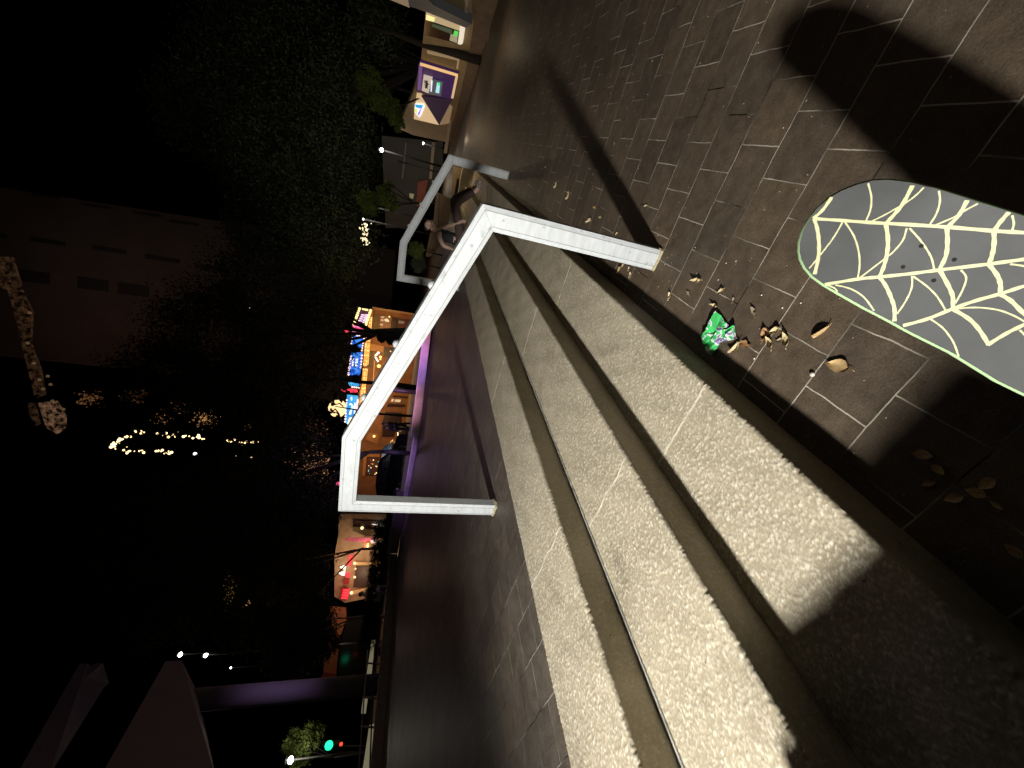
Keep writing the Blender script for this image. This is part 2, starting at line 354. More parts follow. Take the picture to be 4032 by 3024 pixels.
def handrail(yc, label, outer, T=.117, D=.075, ch=.024, dp=.009):
    """outer: points of the outer line in the XZ plane; swept box with chamfered lips, mitred corners"""
    t = thing('handrail', (outer[0][0], yc, 0), label, 'handrail', 'white metal handrails across the steps')
    P = [Vector((x, z)) for x, z in outer]; n = len(P)
    def offs(w):
        res = []
        for i in range(n):
            d1 = (P[i]-P[i-1]).normalized() if i else None; d2 = (P[i+1]-P[i]).normalized() if i < n-1 else None
            nl = lambda d: Vector((-d.y, d.x))
            if d1 is None: res.append(P[i]+nl(d2)*w)
            elif d2 is None: res.append(P[i]+nl(d1)*w)
            else:
                m_ = (nl(d1)+nl(d2)).normalized(); res.append(P[i]+m_*(w/m_.dot(nl(d1))))
        return res
    prof = [(0, -D/2+dp), (ch, -D/2), (T-ch, -D/2), (T, -D/2+dp), (T, D/2-.006), (T-.006, D/2), (.006, D/2), (0, D/2-.006)]
    lines = [offs(w_) for w_, _ in prof]
    def seg(name, i0, i1):
        v = []; f = []; k = len(prof)
        for i in range(i0, i1+1):
            for j, (w_, d_) in enumerate(prof): v.append((lines[j][i].x, yc+d_, lines[j][i].y))
        for i in range(i1-i0):
            for j in range(k): f.append((i*k+j, i*k+(j+1) % k, (i+1)*k+(j+1) % k, (i+1)*k+j))
        f.append(tuple(range(k))); f.append(tuple((i1-i0)*k+j for j in reversed(range(k))))
        o = fixn(mk(name, v, f, M_rail, t)); b = o.modifiers.new('bevel', 'BEVEL'); b.width = .0022; b.segments = 2; return o
    p0 = seg('post', 0, 1); r0 = seg('top_rail', 1, 2); r1 = seg('top_rail', 2, 3); p1 = seg('post', 3, 4)
    # thin dark strips laid along the lips
    for (i0, i1, par) in ((0, 1, p0), (1, 2, r0), (2, 3, r1), (3, 4, p1)):
        for w_ in (ch, T-ch):
            A0 = offs(w_-.0012); A1 = offs(w_+.0012); yy = yc-D/2-.0006
            v = [(A0[i0].x, yy, A0[i0].y), (A0[i1].x, yy, A0[i1].y), (A1[i1].x, yy, A1[i1].y), (A1[i0].x, yy, A1[i0].y)]
            vv, ff = prism(v, np.array([0, .003, 0])); fixn(mk('seam', vv, ff, M_seam, par))
    # skate stoppers on the sloping rail, weld beads
    a, b = P[1], P[2]; up = Vector((-(b-a).normalized().y, (b-a).normalized().x))*-1
    for k in (.30, .55, .81):
        c = a.lerp(b, k) - up*.004
        ball('skate_stopper', (c.x, yc+.022, c.y), .027, M_rail, t)
    # worn foot collar
    for (x, z) in (outer[0], outer[-1]):
        cx = x - T/2 if (x, z) == outer[0] else x + T/2
        c = []
        for k in range(14):
            an = 2*math.pi*k/14; rx, ry = T/2+.006+rnd.uniform(-.003, .006), D/2+.006+rnd.uniform(-.003, .006)
            c.append((cx + max(-rx, min(rx, 1.35*rx*math.cos(an))), yc + max(-ry, min(ry, 1.35*ry*math.sin(an))), z+.012+rnd.uniform(-.002, .012)))
        vv, ff = prism(c, np.array([0, 0, -.014])); fixn(mk('foot_seal', vv, ff, M_foot, t))
    return t
O_near = [(-.240, 0.001), (-.240, 1.045), (-1.803, 1.632), (-2.515, 1.634), (-2.505, .451)]
handrail(2.105, 'big white metal handrail bent over the steps, nearest one, large in view', O_near)
O_far = [(-.262, 0.001), (-.262, 1.01), (-1.765, 1.605), (-2.47, 1.59), (-2.44, .451)]
handrail(7.28, 'smaller white metal handrail farther along the steps, beside the seated person', O_far, T=.125)

# ------------------------------------------------------------------ skateboard deck
O_b = CAM + (np.array([.027, .624, .362])-CAM)*.94; B0 = np.array([.12, .674, .715]); B0 /= np.linalg.norm(B0)
B1 = np.array([.985, .008, -.172]); B1 -= B0*(B1@B0); B1 /= np.linalg.norm(B1); BN = np.cross(B0, B1); BN = BN if BN[1] > 0 else -BN
def kick(s):
    if s < .05: return 0.
    if s < .11: return .30*(s-.05)**2/.12
    return .30*(.03 + (s-.11))
def deckpt(s, t, up=0.):
    e = .02*(abs(t)/.12)**2*(-1)    # concave
    return O_b + B0*s + B1*t + BN*(kick(s)-up+e*.3)
def deck_st(q):
    d = ray(q); a = ((O_b-CAM)@BN)/(d@BN)
    for _ in range(12):
        P = CAM+d*a-O_b; s, t = P@B0, P@B1
        hh = kick(s)-.02*(abs(t)/.12)**2*.3
        a += (hh-(P@BN))/(d@BN)
    P = CAM+d*a-O_b; return P@B0, P@B1
Z6 = lambda x, y: (3100+x/2.3734, 650+y/2.3734)
Z3 = lambda x, y: (2000+x/1.0886, y/1.0886)
out_px = [(2212, 480), (1990, 410), (1700, 320), (1400, 225), (1150, 165), (950, 140), (800, 145), (650, 185), (500, 245), (400, 305), (280, 410), (200, 520), (145, 620), (118, 720), (115, 800), (130, 880), (170, 960), (240, 1040), (350, 1120), (470, 1190), (700, 1320), (950, 1450), (1150, 1560)]
outl = [deck_st(Z6(*p)) for p in out_px] + [deck_st(Z3(1900, 1510)), deck_st(Z3(2100, 1633))]
sa, ta = outl[0]; sb, tb = outl[-1]
ta2, tb2 = ta, tb
tail = -.60
ext_b = [(s, tb+(tb2-tb)) for s in np.linspace(sb-.05, tail+.1, 8)] + [(tail+.1-.09*math.sin(a)+0, (ta+tb)/2+(tb-ta)/2*math.cos(a)) for a in np.linspace(.15, math.pi-.15, 9)]
ext_a = [(s, ta) for s in np.linspace(tail+.1, sa-.05, 8)]
OUT = outl + ext_b + ext_a
M_deck = mat('grey_deck_print', (.085, .090, .096), .48, noise=.12, nscale=14, bump=.03, bscale=200)
M_edge = mat('green_ply_edge', (.34, .52, .28), .6); M_web = mat('cream_print_line', (.62, .63, .39), .55, noise=.05, nscale=90)
M_hole = mat('hole_dark', (.01, .01, .01), .9)
dk = thing('skateboard_deck', O_b, 'bare grey skateboard deck with a cream cobweb print and green edge', 'skateboard deck')
def fill_poly(poly, name, m, parent, up, step=.02):
    """triangulated grid fill of a closed (s,t) outline following the deck curve"""
    bm = bmesh.new(); vs = [bm.verts.new((s, t, 0)) for s, t in poly]; bm.faces.new(vs)
    smin, smax = min(p[0] for p in poly), max(p[0] for p in poly); tmin, tmax = min(p[1] for p in poly), max(p[1] for p in poly)
    for k in np.arange(smin+step, smax, step):
        bmesh.ops.bisect_plane(bm, geom=bm.verts[:]+bm.edges[:]+bm.faces[:], plane_co=(k, 0, 0), plane_no=(1, 0, 0))
    for k in np.arange(tmin+step*2, tmax, step*2):
        bmesh.ops.bisect_plane(bm, geom=bm.verts[:]+bm.edges[:]+bm.faces[:], plane_co=(0, k, 0), plane_no=(0, 1, 0))
    bm.verts.index_update(); v = [deckpt(p.co.x, p.co.y, up) for p in bm.verts]; f = [[q.index for q in x.verts] for x in bm.faces]; bm.free()
    return mk(name, v, f, m, parent, True)
fill_poly(OUT, 'printed_face', M_deck, dk, 0)
fill_poly(OUT, 'grip_face', mat('black_grip', (.02, .02, .02), .95), dk, -.0115)
v = []; f = []; n = len(OUT)
for up in (0.0004, -.003, -.009, -.0119):
    bul = .0035 if up in (-.003, -.009) else 0
    cs, ct = np.mean([p[0] for p in OUT]), np.mean([p[1] for p in OUT])
    for i, (s, t) in enumerate(OUT):
        a = np.array(OUT[i-1]); b = np.array(OUT[(i+1) % n]); d = b-a; nn = np.array([d[1], -d[0]])/(np.linalg.norm(d)+1e-9)
        if nn@(np.array([s-cs, t-ct])) < 0: nn = -nn
        v.append(deckpt(s+nn[0]*bul, t+nn[1]*bul, up))
for k in range(3):
    for i in range(n): f.append((k*n+i, k*n+(i+1) % n, (k+1)*n+(i+1) % n, (k+1)*n+i))
mk('ply_edge', v, f, M_edge, dk, True)
def inside(s, t):
    c = False
    for i in range(n):
        (x1, y1), (x2, y2) = OUT[i-1], OUT[i]
        if (y1 > t) != (y2 > t) and s < (x2-x1)*(t-y1)/(y2-y1)+x1: c = not c
    return c
def smooth_pts(p, k=5):
    p = [np.array(q, float) for q in p]; o = []
    for i in range(len(p)-1):
        a, b, c, d = p[max(i-1, 0)], p[i], p[i+1], p[min(i+2, len(p)-1)]
        for j in range(k):
            u = j/k; o.append(.5*((2*b)+(c-a)*u+(2*a-5*b+4*c-d)*u*u+(3*b-a-3*c+d)*u**3))
    o.append(p[-1]); return o
LN = []
thick = [[(240, 500), (540, 520), (920, 545), (1500, 580), (1930, 615), (2212, 632), (2600, 660)],
 [(350, 1115), (660, 1065), (860, 1045), (1150, 1015), (1420, 980), (1880, 925), (2212, 880), (2600, 830)],
 [(1080, 1500), (1300, 1440), (1540, 1345), (1750, 1270), (1980, 1205), (2212, 1130), (2600, 1010)],
 [(1870, 1680), (2050, 1570), (2212, 1490), (2600, 1300)],
 [(250, 500), (280, 600), (295, 720), (290, 860), (255, 1020)], [(240, 500), (330, 420), (415, 300)],
 [(1170, 190), (1080, 360), (1000, 460), (920, 545)], [(920, 545), (940, 700), (930, 830), (900, 950), (860, 1045)], [(860, 1045), (920, 1130), (970, 1240), (1000, 1340), (1000, 1460)],
 [(1680, 330), (1600, 470), (1490, 585)], [(1490, 585), (1495, 720), (1480, 850), (1420, 975)], [(1420, 975), (1500, 1120), (1545, 1230), (1545, 1345)], [(1545, 1345), (1700, 1440), (1800, 1550), (1880, 1680)],
 [(2070, 440), (1990, 530), (1930, 615)], [(1930, 615), (1930, 740), (1910, 850), (1880, 925)], [(1880, 925), (1960, 1030), (1990, 1120), (1985, 1205)], [(1985, 1205), (2090, 1270), (2212, 1390), (2330, 1480)]]
thin = [[(755, 170), (785, 300), (775, 420), (735, 520)], [(1275, 210), (1180, 300), (1060, 380), (920, 460), (790, 525)], [(1415, 240), (1425, 340), (1390, 460), (1320, 570)],
 [(1780, 360), (1650, 430), (1550, 490), (1350, 575)], [(2100, 470), (2115, 550), (2095, 620)], [(515, 535), (430, 680), (300, 850), (205, 965)], [(540, 535), (620, 660), (665, 800), (675, 940), (655, 1065)],
 [(1115, 590), (1080, 700), (1000, 800), (930, 860), (800, 960), (670, 1060)], [(1140, 590), (1240, 700), (1310, 800), (1350, 880), (1370, 970)], [(450, 1120), (600, 1160), (720, 1240), (810, 1360)],
 [(1165, 1035), (1160, 1150), (1100, 1280), (1025, 1390)], [(1175, 1040), (1300, 1130), (1400, 1230), (1480, 1360)], [(1620, 980), (1670, 1050), (1640, 1160), (1570, 1290)],
 [(1560, 1345), (1750, 1330), (1950, 1350), (2100, 1400), (2230, 1470)], [(2080, 925), (2212, 945), (2400, 1000)], [(1340, 1440), (1450, 1520), (1530, 1620), (1570, 1700), (1600, 1790)], [(2170, 1540), (2230, 1600), (2330, 1700)], [(370, 1120), (440, 1150), (470, 1190)]]
v = []; f = []
for lines, wd in ((thick, .0030), (thin, .0014)):
    for ln in lines:
        pts = [deck_st(Z6(*p)) for p in ln]; pts = smooth_pts(pts)
        pts = [p for p in pts if inside(*p)]
        for i, p in enumerate(pts):
            d = pts[min(i+1, len(pts)-1)]-pts[max(i-1, 0)]; nn = np.array([-d[1], d[0]])/(np.linalg.norm(d)+1e-9)*wd*(1+.12*math.sin(i*1.7))
            e = .0009 if wd > .003 else .0006
            v += [deckpt(*(p+nn), e), deckpt(*(p-nn), e)]
            if i: k = len(v); f.append((k-4, k-3, k-1, k-2))
# more web beyond the frame edge is left plain
mk('cobweb_print', v, f, M_web, dk)
for hq in ((3627, 969), (3757, 1023), (3676, 1105), (3555, 1052)):
    s0, t0 = deck_st(hq); ring = [deckpt(s0+.0034*math.cos(a), t0+.0034*math.sin(a), .0012) for a in np.linspace(0, 2*math.pi, 13)[:-1]]
    vv, ff = prism(ring, BN*.0035); fixn(mk('bolt_hole', vv, ff, M_hole, dk))

# ------------------------------------------------------------------ unseen pack shape added behind the camera to shade the near steps
bp_ = thing('pack_blocker', (-.88, -.26, R), 'unseen dark pack shape added on the lowest step to shade the near steps', 'pack_blocker')
M_blocker = mat('blocker_black', (.03, .03, .035), .7, bump=.2, bscale=120)
box('blocker_body', (-.785, -.26, R+.203), (.43, .2, .402), M_blocker, bp_, bevel=.02)
box('blocker_side', (-1.085, -.26, .43), (.19, .19, .25), M_blocker, bp_, bevel=.02)
box('blocker_front', (-.80, -.125, R+.13), (.28, .07, .22), M_blocker, bp_, bevel=.025)
for dx in (-.09, .09): tube('blocker_strap', [(-.895+dx, -.365, R+.36), (-.895+dx*1.1, -.42, R+.26), (-.895+dx*1.3, -.40, R+.12), (-.895+dx*1.4, -.365, R+.03)], .014, M_blocker, bp_)
tube('blocker_handle', [(-.93, -.34, R+.39), (-.915, -.345, R+.405), (-.875, -.345, R+.405), (-.86, -.34, R+.39)], .007, M_blocker, bp_)

sb = thing('bag_blocker', (-.32, -.30, 0), 'unseen dark bag shape added to shade the lower paving', 'bag')  # second unseen block, added to widen the shadow over the paving
box('blocker_body', (-.33, -.28, .278), (.52, .24, .552), M_blocker, sb, bevel=.07)
tube('blocker_carry_strap', [(-.5, -.28, .56), (-.42, -.30, .57), (-.24, -.30, .57), (-.16, -.28, .56)], .012, M_blocker, sb)
# work light on its stand: carries the lamp that lights the steps
ws_ = thing('work_light', (LAMP.x-.02, LAMP.y-.12, 3*R), 'small lit work light on a black tripod', 'work light')
Mblk = mat('black_paint', (.006, .006, .006), .6)
for k in range(3):
    a = 2*math.pi*k/3+.5; tube('leg', [(LAMP.x-.02, LAMP.y-.12, 1.0), (LAMP.x-.02+.42*math.cos(a), LAMP.y-.12+.42*math.sin(a), 3*R+.005)], .011, Mblk, ws_)
tube('column', [(LAMP.x-.02, LAMP.y-.12, .75), (LAMP.x-.02, LAMP.y-.12, LAMP.z-.08)], .012, Mblk, ws_)
box('lamp_head', (LAMP.x-.01, LAMP.y-.11, LAMP.z), (.16, .04, .13), Mblk, ws_, bevel=.01)

# ------------------------------------------------------------------ leaves and litter
LEAFM = [mat('leaf_tan', (.42, .29, .14), .7, noise=.25, nscale=60), mat('leaf_pale', (.52, .43, .25), .7, noise=.2, nscale=60), mat('leaf_brown', (.30, .16, .07), .7, noise=.25, nscale=60), mat('leaf_grey', (.30, .25, .17), .75, noise=.2, nscale=60)]
def leaf_mesh(L, W, curl, twist, m, seed):
    r = random.Random(seed); nu, nv = 8, 4; v = []; f = []
    for i in range(nu+1):
        u = i/nu; wd = W*(math.sin(math.pi*u**.85)**.8)*(1 if 0 < i < nu else .04)
        for j in range(-nv, nv+1):
            q = j/nv; x = (u-.5)*L; y = q*wd/2
            z = curl*(1.6*q*q*W*.35 + (2*u-1)**2*L*.22) + twist*q*(u-.5)*W + r.uniform(-1, 1)*.0006
            v.append((x, y*(1+r.uniform(-.05, .05)), z+.002))
    k = 2*nv+1
    for i in range(nu):
        for j in range(2*nv): f.append((i*k+j, i*k+j+1, (i+1)*k+j+1, (i+1)*k+j))
    # stalk
    me = bpy.data.meshes.new('fallen_leaf'); sv, sf = tubev([(-L*.48, 0, .002+curl*L*.2), (-L*.62, L*.03, .002+curl*L*.3), (-L*.72, L*.07, .003+curl*L*.25)], .0011, 4)
    o = len(v); v += sv; f += [[q+o for q in x] for x in sf]
    zmin = min(p[2] for p in v); me.from_pydata([(p[0], p[1], p[2]-zmin+.001) for p in v], [], f); me.materials.append(m); me.update()
    me.polygons.foreach_set('use_smooth', [True]*len(me.polygons)); return me
LM = [leaf_mesh(.055, .026, .5, .4, LEAFM[0], 1), leaf_mesh(.06, .024, .8, -.5, LEAFM[1], 2), leaf_mesh(.06, .036, .35, .5, LEAFM[2], 3), leaf_mesh(.035, .02, .6, .3, LEAFM[1], 4), leaf_mesh(.075, .045, .3, .2, LEAFM[0], 5), leaf_mesh(.03, .014, .6, .3, LEAFM[3], 6)]
Z4 = lambda x, y: (2600+x/2.074, 1000+y/2.074)
def leaf(q, k, ang, sc_=1., label=None, tilt=(0, 0), z=0.):
    o = bpy.data.objects.new('fallen_leaf', LM[k]); col.objects.link(o); p = gz(q, z); o.location = (p[0], p[1], z+.002)
    o.rotation_euler = (tilt[0], tilt[1], ang); o.scale = (sc_,)*3
    return tag(o, label or 'small dry leaf lying loose on the brown paving', 'leaf', 'dry leaves fallen on the paving')
leaf(Z4(312, 220), 1, 2.0, 1., 'long curled tan leaf alone near the foot of the big handrail')
leaf(Z4(85, 345), 3, .4, 1.1, 'pale crumpled leaf bit at the shadow edge by the near handrail foot')
leaf(Z4(240, 325), 5, 1.2, 1.1); leaf(Z4(502, 310), 3, 2.6, 1.05, 'broken pale leaf just beyond the green wrapper tip')
leaf(Z4(455, 425), 1, 1.75, .75, 'narrow tan leaf touching the tip of the green wrapper'); leaf(Z4(603, 380), 5, .3, .8)
leaf(Z4(775, 470), 5, 1., 1.35, 'shrivelled orange leaf between the wrapper and the deck')
leaf(Z4(860, 662), 2, .4, .85, 'brown leaf in the cluster of five, farthest from the deck')
leaf(Z4(948, 632), 3, 2.5, 1.3, 'cream crumpled leaf on top of the cluster of five')
leaf(Z4(905, 722), 1, 1.1, .95, 'pale narrow leaf in the cluster of five, nearest the steps')
leaf(Z4(985, 705), 5, 2.4, 1., 'tiny leaf scrap in the middle of the cluster of five')
leaf(Z4(1040, 696), 1, .9, 1.0, 'broad pale leaf in the cluster of five, nearest the deck')
leaf(Z4(700, 735), 2, 1.9, .9, 'brown curled leaf beside the green wrapper')
leaf(Z4(630, 770), 1, 2.9, 1.0, 'long pale leaf half under the green wrapper')
leaf(Z4(1325, 650), 4, 2.7, .85, 'dark leaf standing on edge with a tall shadow', (1.25, .1))
leaf(Z4(1470, 915), 4, 1.85, .95, 'large orange leaf lying flat, closest to the skateboard deck')
for q in ((2370, 860), (2310, 870), (2340, 815), (2425, 922), (2550, 780+35), (2185, 730), (2320, 875), (2452, 1048), (2445, 1060), (2490, 1087), (2108, 800), (2060, 780), (2236, 770), (2480, 1055), (2150, 655), (2060, 668), (2418, 566)):
    leaf((q[0]+rnd.uniform(-6, 6), q[1]+rnd.uniform(-6, 6)), rnd.choice((1, 3, 3, 0, 5)), rnd.uniform(0, 6), rnd.uniform(.7, 1.1))
for q in ((3640, 1790), (3700, 1850), (3660, 1900), (3850, 1940), (3930, 1990), (4000, 2170), (3890, 1905), (3760, 1960)):
    leaf(q, rnd.choice((4, 2, 4, 1)), rnd.uniform(0, 6), rnd.uniform(.4, .6), 'leaf lying in the deep shadow beside the near steps')
leaf(Z4(0, 0), 3, .4, .6)
def stone(q, r, label, z=0.):
    p = gz(q, z); o = ball('pebble', (0, 0, 0), r, mat('pale_stone', (.62, .58, .52), .8, noise=.2, nscale=200), sz=.7)
    o.location = (p[0], p[1], z+r*.6); return tag(o, label, 'pebble', 'loose pebbles')
stone(Z4(1250, 985), .0085, 'round white pebble on the paving beside the large orange leaf')
for q in (Z4(540, 75), Z4(620, 60), Z4(830, 335), Z4(1150, 400), Z4(475, 212), Z4(1390, 890), Z4(770, 855), Z4(1000, 440)):
    stone(q, rnd.uniform(.0022, .0042), 'tiny pale grit grain on the brown paving')

# crumpled green wrapper
M_gr = bpy.data.materials.new('green_foil_print'); M_gr.use_nodes = True
t = M_gr.node_tree; b = t.nodes['Principled BSDF']; tc = N(t, 'ShaderNodeTexCoord')
no = N(t, 'ShaderNodeTexNoise'); no.inputs['Scale'].default_value = 36; no.inputs['Detail'].default_value = 1.5; t.links.new(tc.outputs['Object'], no.inputs['Vector'])
rp = N(t, 'ShaderNodeValToRGB'); rp.color_ramp.interpolation = 'CONSTANT'; e = rp.color_ramp.elements; e[0].color = (.06, .50, .14, 1); e[0].position = 0
e[1].position = .53; e[1].color = (.75, .80, .82, 1); x = e.new(.47); x.color = (.06, .55, .16, 1); x = e.new(.60); x.color = (.25, .20, .42, 1)
t.links.new(no.outputs[0], rp.inputs[0]); t.links.new(rp.outputs[0], b.inputs['Base Color']); b.inputs['Roughness'].default_value = .3
wr_px = [(490, 472), (575, 590), (522, 628), (642, 590), (645, 702), (560, 712), (500, 742), (430, 832), (385, 770), (340, 680), (400, 640)]
wr = [gz(Z4(*p), 0) for p in wr_px]; wc = np.mean(wr, axis=0)
bm = bmesh.new(); vs = [bm.verts.new((p[0], p[1], 0)) for p in wr]; bm.faces.new(vs)
for a in np.arange(0, math.pi, math.pi/5):
    for dd in (-.03, .02):
        bmesh.ops.bisect_plane(bm, geom=bm.verts[:]+bm.edges[:]+bm.faces[:], plane_co=(wc[0]+dd*math.cos(a), wc[1]+dd*math.sin(a), 0), plane_no=(math.cos(a), math.sin(a), 0))
v = [(p.co.x, p.co.y, .005+.022*abs(math.sin(p.co.x*60+1)*math.cos(p.co.y*50))+rnd.uniform(0, .004)) for p in bm.verts]; f = [[q.index for q in x_.verts] for x_ in bm.faces]; bm.free()
o = mk('snack_wrapper', v, f, M_gr); so = o.modifiers.new('thick', 'SOLIDIFY'); so.thickness = .0006
tag(o, 'crumpled green snack wrapper with white print lying beside the lowest step', 'wrapper')

# ------------------------------------------------------------------ people
M_skin = mat('skin', (.62, .43, .34), .55); M_black = mat('black_cloth', (.022, .022, .028), .85, noise=.2); M_brown = mat('dark_brown_cloth', (.075, .05, .045), .85, noise=.2)
M_hair = mat('dark_hair', (.03, .018, .012), .6); M_shoe = mat('grey_shoe', (.22, .21, .21), .6); M_grey = mat('grey_cloth', (.20, .21, .25), .85, noise=.2)
def skinned(name, verts, edges, rad, m, parent, root=0, sub=2):
    me = bpy.data.meshes.new(name); off = wl(parent)
    me.from_pydata([tuple(Vector(tuple(p))-off) for p in verts], edges, []); me.materials.append(m)
    o = bpy.data.objects.new(name, me); col.objects.link(o); o.parent = parent
    o.modifiers.new('skin', 'SKIN').use_smooth_shade = True
    for i, r in enumerate(rad): me.skin_vertices[0].data[i].radius = (r, r) if not hasattr(r, '__len__') else r
    me.skin_vertices[0].data[root].use_root = True
    s_ = o.modifiers.new('sub', 'SUBSURF'); s_.levels = sub; s_.render_levels = sub; return o
def person(J, label, k=1.08, top=M_black, sleeve=0, legs=M_black, shoe=M_shoe, face=None, hair=M_hair, group=None, base=None):
    """J: joints pelvis chest neck head shL elL wrL shR elR wrR hipL knL anL toL hipR knR anR toR; face = look direction"""
    J = {a: Vector(tuple(b)) for a, b in J.items()}
    base = base or (J['pelvis'].x, J['pelvis'].y, min(J['anL'].z, J['anR'].z)-.08*k)
    T = thing('person', base, label, 'person', group)
    fd = Vector(face).normalized(); upv = (J['head']-J['neck']).normalized(); sd = fd.cross(upv).normalized()
    V = []; E_ = []; Rr = []
    def add(p, r, par=None):
        V.append(p); Rr.append(r if not hasattr(r, '__len__') else tuple(r)); i = len(V)-1
        if par is not None: E_.append((par, i))
        return i
    pe = add(J['pelvis'], .115*k); mid = add(J['pelvis'].lerp(J['chest'], .5), .105*k, pe); ch = add(J['chest'], .125*k, mid)
    ne = add(J['neck'], .052*k, ch); h0 = add(J['head']-upv*.05*k, .072*k, ne); h1 = add(J['head']+upv*.035*k, .088*k, h0); h2 = add(J['head']+upv*.095*k, .058*k, h1)
    add(J['head']-upv*.005*k+fd*.105*k, .016*k, h0)          # nose
    add(J['head']-upv*.075*k+fd*.07*k, .030*k, h0)          # chin
    for s_ in (-1, 1): add(J['head']+sd*.092*k*s_-upv*.0*k, .016*k, h1)   # ears
    for S in 'LR':
        a = add(J['sh'+S], .058*k, ch); b_ = add(J['el'+S], .041*k, a); c = add(J['wr'+S], .028*k, b_)
        hd = (J['wr'+S]-J['el'+S]).normalized(); pal = add(J['wr'+S]+hd*.075*k, .036*k, c)
        sx = hd.orthogonal().normalized(); sy2 = hd.cross(sx)
        for j, (of, ln) in enumerate(((-.028, .062), (-.010, .075), (.009, .072), (.027, .058))):
            p1 = J['wr'+S]+hd*(.10*k)+sx*of*k; p2 = p1+(hd*.9+sy2*.35)*ln*.55*k; p3 = p2+(hd*.6+sy2*.8)*ln*.45*k
            i1 = add(p1, .0105*k, pal); i2 = add(p2, .0092*k, i1); add(p3, .0078*k, i2)
        t1 = add(J['wr'+S]+hd*.045*k-sx*.045*k+sy2*.01*k, .0125*k, pal); add(J['wr'+S]+hd*.09*k-sx*.065*k+sy2*.02*k, .0095*k, t1)
        a = add(J['hip'+S], .090*k, pe); b_ = add(J['kn'+S], .060*k, a); c = add(J['an'+S], .040*k, b_); add(J['to'+S], .036*k, c)
    skinned('body', V, E_, Rr, M_skin, T)
    # clothes
    def cloth(name, pts, ed, rd, m): skinned(name, pts, ed, rd, m, T)
    P_ = J; sh = [P_['pelvis']-(P_['chest']-P_['pelvis']).normalized()*.03*k, P_['pelvis'].lerp(P_['chest'], .5), P_['chest'], P_['chest'].lerp(P_['neck'], .55), P_['shL'].lerp(P_['elL'], .12), P_['shR'].lerp(P_['elR'], .12)]
    ed = [(0, 1), (1, 2), (2, 3), (2, 4), (2, 5)]; rd = [.135*k, .122*k, .142*k, .082*k, .068*k, .068*k]
    if sleeve:
        sh += [P_['shL'].lerp(P_['elL'], sleeve), P_['shR'].lerp(P_['elR'], sleeve)]; ed += [(4, 6), (5, 7)]; rd += [.060*k, .060*k]
        if sleeve > .9: sh += [P_['wrL'], P_['wrR']]; ed += [(6, 8), (7, 9)]; rd += [.042*k, .042*k]
    cloth('shirt', sh, ed, rd, top)
    pts = [P_['pelvis'], P_['hipL'], P_['knL'], P_['anL'].lerp(P_['knL'], .12), P_['hipR'], P_['knR'], P_['anR'].lerp(P_['knR'], .12)]
    cloth('trousers', pts, [(0, 1), (1, 2), (2, 3), (0, 4), (4, 5), (5, 6)], [.130*k, .108*k, .078*k, .060*k, .108*k, .078*k, .060*k], legs)
    for S in 'LR': cloth('shoe', [P_['an'+S]-Vector((0, 0, .02*k)), P_['an'+S].lerp(P_['to'+S], .5)-Vector((0, 0, .012*k)), P_['to'+S]], [(0, 1), (1, 2)], [.052*k, .048*k, .040*k], shoe)
    cloth('hair', [P_['head']+upv*.085*k-fd*.02*k, P_['head']+upv*.03*k-fd*.055*k, P_['head']-upv*.05*k-fd*.05*k], [(0, 1), (1, 2)], [.092*k, .096*k, .07*k], hair)
    return T
def pp(q, y): return gy(q, y)
y0 = 8.35
Jp = dict(pelvis=pp((1812, 950), y0), chest=pp((1745, 925), y0), neck=pp((1716, 905), y0), head=pp((1690, 887), y0-.05),
          shL=pp((1726, 926), y0-.17), elL=pp((1746, 968), y0-.3), wrL=pp((1792, 985), y0-.22), shR=pp((1722, 912), y0+.18), elR=pp((1762, 893), y0-.02), wrR=pp((1806, 877), y0-.2),
          hipL=pp((1815, 940), y0-.1), knL=pp((1795, 800), y0-.15), anL=pp((1880, 748), y0-.1), toL=pp((1893, 712), y0-.1),
          hipR=pp((1815, 932), y0+.12), knR=pp((1782, 785), y0+.2), anR=pp((1868, 740), y0+.35), toR=pp((1880, 705), y0+.38))
person(Jp, 'person in a black sleeveless top sitting on the steps leaning back on one arm', 1.0, M_black, 0, M_brown, M_shoe, (.75, -.55, .15))
def standing(q, dep, h, ang, label, stride=.18, top=M_black, legs=M_black, arm=.05, group=None):
    b_ = Vector(tuple(pd(q, dep))); k = h/1.75; c, s = math.cos(ang), math.sin(ang)
    def at(x, y, z): return b_ + Vector((x*c-y*s, x*s+y*c, z))*k
    J = dict(pelvis=at(0, 0, .95), chest=at(.02, 0, 1.30), neck=at(.02, 0, 1.48), head=at(.05, 0, 1.62), shL=at(.02, .19, 1.40), elL=at(-.06+arm, .24, 1.13), wrL=at(.06+arm, .24, .90),
             shR=at(.02, -.19, 1.40), elR=at(.0-arm, -.24, 1.13), wrR=at(.1-arm, -.24, .90), hipL=at(0, .10, .90), knL=at(stride*.7, .10, .50), anL=at(stride, .10, .08), toL=at(stride+.15, .11, .035),
             hipR=at(0, -.10, .90), knR=at(-stride*.1, -.10, .49), anR=at(-stride, -.10, .10), toR=at(-stride+.15, -.11, .035))
    return person(J, label, k, top, 1, legs, Mblk, (c, s, 0), base=tuple(b_), group=group)
M_grey2 = mat('faded_black_cloth', (.04, .04, .045), .9)
standing((1625, 1679), 23, 1.78, 1.0, 'pedestrian in dark clothes walking past the shop fronts, nearer the marquee', .22)
standing((1622, 1694), 23.4, 1.70, 1.2, 'pedestrian in faded black clothes walking just before the parked car', .14, M_grey2, M_grey2)
q0 = Vector(tuple(pd((1540, 2343), 15.5)))
